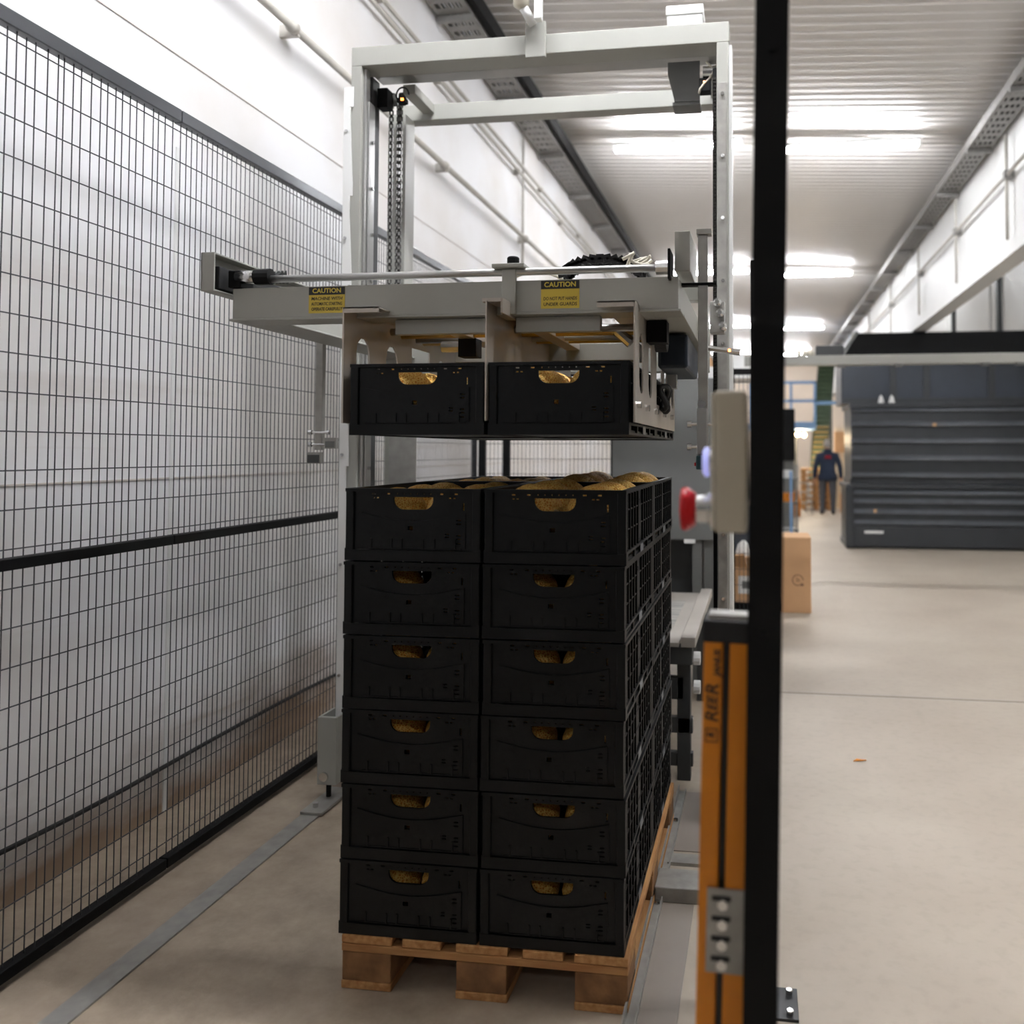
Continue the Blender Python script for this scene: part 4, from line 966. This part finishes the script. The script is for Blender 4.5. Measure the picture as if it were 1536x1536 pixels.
# pallet stack
def small_pallet(z, lab):
    mb = MB()
    for k in range(5): mb.box(1.08+k*.15, 1.20+k*.15, 21.9, 22.7, z+.12, z+.14)
    for y in (21.9, 22.26, 22.6): mb.box(1.08, 1.8, y, y+.1, z+.095, z+.119)
    for x in (1.08, 1.39, 1.7):
        for y in (21.9, 22.26, 22.6): mb.box(x, x+.1, y, y+.1, z+.022, z+.095)
    for x in (1.08, 1.39, 1.7): mb.box(x, x+.1, 21.9, 22.7, z, z+.022)
    single(mb, 'stacked_pallet', 'wood', lab, 'pallet', 'stacked pallets by the incline conveyor')
for k, nm in enumerate(('lowest', 'second', 'third', 'fourth', 'fifth', 'sixth', 'topmost')): small_pallet(.0+k*.15, 'wooden pallet, %s of the stack by the inclined conveyor' % nm)
# step ladder
t = thing('step_ladder', 'small grey folding step ladder near the stacked pallets', 'ladder', (1.05, 20.7, 0))
for x in (.87, 1.12):
    build(MB().cyl((x+.02, 20.45, .75), (x+.12*(1 if x > 1 else 0), 20.3, 0), .016, 6), 'rail', 'zinc', t); build(MB().cyl((x+.02, 20.47, .75), (x, 20.9, 0), .014, 6), 'rear_leg', 'zinc', t)
for z in (.25, .5, .72): build(MB().box(.88, 1.15, 20.34+z*.12, 20.44+z*.12, z, z+.025), 'step', 'zinc', t)
single(MB().lathe([(.10, 0), (.11, .3), (.06, .55), (.06, .6)], (.83, 19.6, 0), 'Z', 12), 'yellow_drum', 'yellow', 'yellow drum standing beside the step ladder', 'drum', smooth=True)
single(MB().box(1.95, 2.1, 20.9, 21.1, 0, .45), 'yellow_case', 'yellow', 'yellow case standing before the cream pillar', 'case', bevel=.01)
single(MB().box(2.1, 2.25, 21.2, 21.26, 0, 1.5), 'leaning_board', 'wood', 'wooden board standing before the cream pillar', 'board')
single(MB().box(1.95, 2.3, 22.6, 22.7, 1.45, 2.0), 'wall_notice_board', 'card', 'brown board fixed behind the man near the conveyor', 'board')
single(MB().box(1.98, 2.27, 22.7, 22.8, 0, 2.1), 'board_post', 'cream', 'cream post carrying the brown board', 'post')
# tool trolley and dark switch cabinet left of the walkway
t = thing('tool_trolley', 'narrow tool trolley with blue upright beside the walkway', 'trolley', (.5, 14.5, 0))
for x in (.3, .62):
    for y in (14.3, 14.8): build(MB().cyl((x, y, .08), (x, y, 1.25), .014, 6), 'upright', 'zinc', t); build(MB().lathe([(.05, -.015), (.05, .015)], (x, y, .05), 'X', 12), 'wheel', 'rubber', t)
for z in (.15, .6, 1.0): build(MB().box(.28, .64, 14.28, 14.82, z, z+.03), 'tray', 'cab', t)
build(MB().box(.50, .54, 14.26, 14.28, .1, 1.15), 'blue_upright', 'blue', t)
single(MB().box(.36, .58, 14.4, 14.7, .63, .78), 'parts_bin', 'yellow', 'orange parts bin on the middle tray of the tool trolley', 'parts bin', bevel=.01)
single(MB().box(.34, .56, 14.4, 14.7, 1.03, 1.16), 'parts_bin', 'white', 'white parts bin on the top tray of the tool trolley', 'parts bin', bevel=.01)
single(MB().box(.25, .68, 16.5, 17.0, 1.3, 2.3), 'switch_cabinet', 'dark', 'black switch cabinet on a grey post near the trolley', 'cabinet', bevel=.01)
single(MB().box(.3, .66, 16.55, 16.95, 0, 1.3), 'cabinet_plinth', 'cab', 'grey plinth under the black switch cabinet', 'plinth', bevel=.01)
# warm hanging lamps under the platform
for k, (x, y, z) in enumerate(((.86, 22.6, 1.88), (1.02, 22.9, 1.93), (1.2, 23.2, 1.92))):
    t = thing('warm_lamp', 'small warm lamp glowing under the raised platform', 'lamp', (x, y, z), 'warm lamps under the platform')
    build(MB().lathe([(.01, .06), (.05, .04), (.06, -.02), (.02, -.05)], (x, y, z), 'Z', 12), 'bulb', 'warm', t, smooth=True); build(MB().cyl((x, y, z+.05), (x, y, 2.06), .008, 6), 'cord', 'dark', t)
    L = bpy.data.lights.new('warm_light', 'POINT'); L.energy = 18; L.color = (1, .78, .5); L.shadow_soft_size = .08
    lo = bpy.data.objects.new('warm_light', L); COL.objects.link(lo); lo.location = (0, 0, -.12); lo.parent = t
single(MB().add([(.0,0,0),(.05,.01,.004),(.07,.03,.002),(.02,.03,.006),(.0,0,.003),(.05,.01,.008),(.07,.03,.006),(.02,.03,.01)], [(0,1,2,3),(7,6,5,4),(0,4,5,1),(1,5,6,2),(2,6,7,3),(3,7,4,0)]), 'floor_scrap', 'yellow', 'small orange scrap lying on the open floor', 'scrap')
sc = bpy.data.objects['floor_scrap']; sc.location = (.47, 4.19, 0); sc.scale = (.9, .5, 1)

# ================================================================== MAN
def skin_mesh(verts, edges, root):
    me = bpy.data.meshes.new('tmp'); me.from_pydata([v[0] for v in verts], edges, [])
    ob = bpy.data.objects.new('tmp', me); COL.objects.link(ob)
    sk = ob.modifiers.new('skin', 'SKIN'); sk.use_smooth_shade = True
    for i, v in enumerate(verts):
        d = me.skin_vertices[0].data[i]; d.radius = v[1] if isinstance(v[1], tuple) else (v[1], v[1]); d.use_root = (i == root)
    su = ob.modifiers.new('sub', 'SUBSURF'); su.levels = 2; su.render_levels = 2
    m2 = bpy.data.meshes.new_from_object(ob.evaluated_get(bpy.context.evaluated_depsgraph_get()))
    bpy.data.objects.remove(ob); return m2
V = [((0,0,.93),(.17,.12)),((0,.0,1.08),(.17,.12)),((0,.01,1.26),(.19,.125)),((0,.02,1.42),(.17,.10)),((0,.02,1.50),(.075,.07)),((0,.03,1.57),(.062,.062)),
     ((-.18,.02,1.41),(.075,.075)),((-.25,-.01,1.16),(.062,.062)),((-.265,.06,.92),(.05,.05)),((-.26,.10,.84),(.036,.036)),
     ((.18,.02,1.41),(.075,.075)),((.255,-.03,1.16),(.062,.062)),((.275,-.01,.92),(.05,.05)),((.275,.0,.83),(.036,.036)),
     ((-.10,.0,.86),(.105,.105)),((-.11,.05,.48),(.072,.072)),((-.115,-.03,.10),(.052,.052)),((-.125,.10,.05),(.04,.04)),
     ((.10,.0,.86),(.105,.105)),((.11,-.02,.48),(.072,.072)),((.115,.06,.09),(.052,.052)),((.13,.20,.045),(.04,.04))]
E_ = [(0,1),(1,2),(2,3),(3,4),(4,5),(3,6),(6,7),(7,8),(8,9),(3,10),(10,11),(11,12),(12,13),(0,14),(14,15),(15,16),(16,17),(0,18),(18,19),(19,20),(20,21)]
bm_ = skin_mesh(V, E_, 0)
man = thing('person', 'grey-haired person in navy jacket and grey trousers walking away down the hall', 'person', (1.58, 20.2, 0)); man.scale = (1.1, 1.05, 1.0)
for m_ in ('jacket', 'trouser', 'skin', 'shoe'): bm_.materials.append(M[m_])
for p in bm_.polygons:
    c = p.center; p.use_smooth = True
    arm = abs(c.x) > .2
    if c.z > 1.52: p.material_index = 2
    elif arm and c.z < .875 and c.z > .6: p.material_index = 2
    elif c.z > .84: p.material_index = 0
    elif c.z < .085: p.material_index = 3
    else: p.material_index = 1
zmin = min(v.co.z for v in bm_.vertices)
body = link('body', bm_, None, man, (0, 0, -zmin))
# jacket hem and collar
build(MB().lathe([(.205, .80), (.21, .86), (.20, .95), (.16, .96)], (0, 0, 0), 'Z', 20), 'jacket_hem', 'jacket', man, local=True, smooth=True)
o = bpy.data.objects['jacket_hem']; o.scale = (1, .72, 1)
build(MB().lathe([(.085, 1.47), (.075, 1.54), (.06, 1.54)], (0, .02, 0), 'Z', 16), 'collar', 'jacket', man, local=True, smooth=True)
mb = MB(); n, m_ = 16, 10; vs = []; fs = []
for i in range(m_+1):
    ph = math.pi*i/m_
    for k in range(n):
        th = 2*math.pi*k/n; z = math.cos(ph)
        vs.append((.076*math.sin(ph)*math.cos(th)*(1-.12*max(0, -z)), .035+.098*math.sin(ph)*math.sin(th), 1.645+.118*z))
for i in range(m_):
    for k in range(n): fs.append((i*n+k, i*n+(k+1) % n, (i+1)*n+(k+1) % n, (i+1)*n+k))
mb.add(vs, fs); hd = build(mb, 'head', 'skin', man, local=True, smooth=True)
for sx in (-1, 1): build(MB().lathe([(.008, -.01), (.022, 0), (.018, .008)], (sx*.076, .035, 1.635), 'X', 10), 'ear', 'skin', hd, local=True, smooth=True)
build(MB().hexa([(-.014,.128,1.60),(.014,.128,1.60),(.012,.155,1.605),(-.012,.155,1.605)], [(-.008,.125,1.66),(.008,.125,1.66),(.006,.132,1.66),(-.006,.132,1.66)]), 'nose', 'skin', hd, local=True)
for sx in (-1, 1): build(MB().lathe([(.002, -.004), (.011, 0), (.002, .004)], (sx*.03, .122, 1.655), 'Y', 10), 'eye', 'ink', hd, local=True)
build(MB().box(-.022, .022, .121, .127, 1.575, 1.582), 'mouth', 'red', hd, local=True)
vs2 = []; 
for v in vs: vs2.append((v[0]*1.07, .03+(v[1]-.035)*1.08-.004, 1.645+(v[2]-1.645)*1.06))
keep = [f for f in fs if all((vs[i][1] < .075 and vs[i][2] > 1.575) or vs[i][2] > 1.70 for i in f)]
build(MB().add(vs2, keep), 'hair', 'hair', hd, local=True, smooth=True)
# hands: palm and five fingers
for sx, hx, hy, hz in ((-1, -.262, .10, .81), (1, .277, .0, .80)):
    hz = hz-zmin*0
    h_ = build(MB().box(hx-.014, hx+.014, hy-.038, hy+.038, hz-.07, hz+.02), 'hand', 'skin', man, local=True, bevel=.01)
    for k, ln in enumerate((.062, .075, .07, .055)):
        yy = hy+.030-k*.02
        build(MB().tube([(hx, yy, hz-.065), (hx-sx*.006, yy, hz-.065-ln*.55), (hx-sx*.022, yy, hz-.065-ln)], .0088, 6), 'finger', 'skin', h_, local=True, smooth=True)
    build(MB().tube([(hx, hy+.035, hz-.01), (hx-sx*.012, hy+.055, hz-.045), (hx-sx*.018, hy+.05, hz-.075)], .0095, 6), 'thumb', 'skin', h_, local=True, smooth=True)
build(MB().box(-.06, .06, -.122, -.108, 1.36, 1.385).box(-.065, .065, -.124, -.11, 1.32, 1.345), 'jacket_print', 'red', man, local=True)
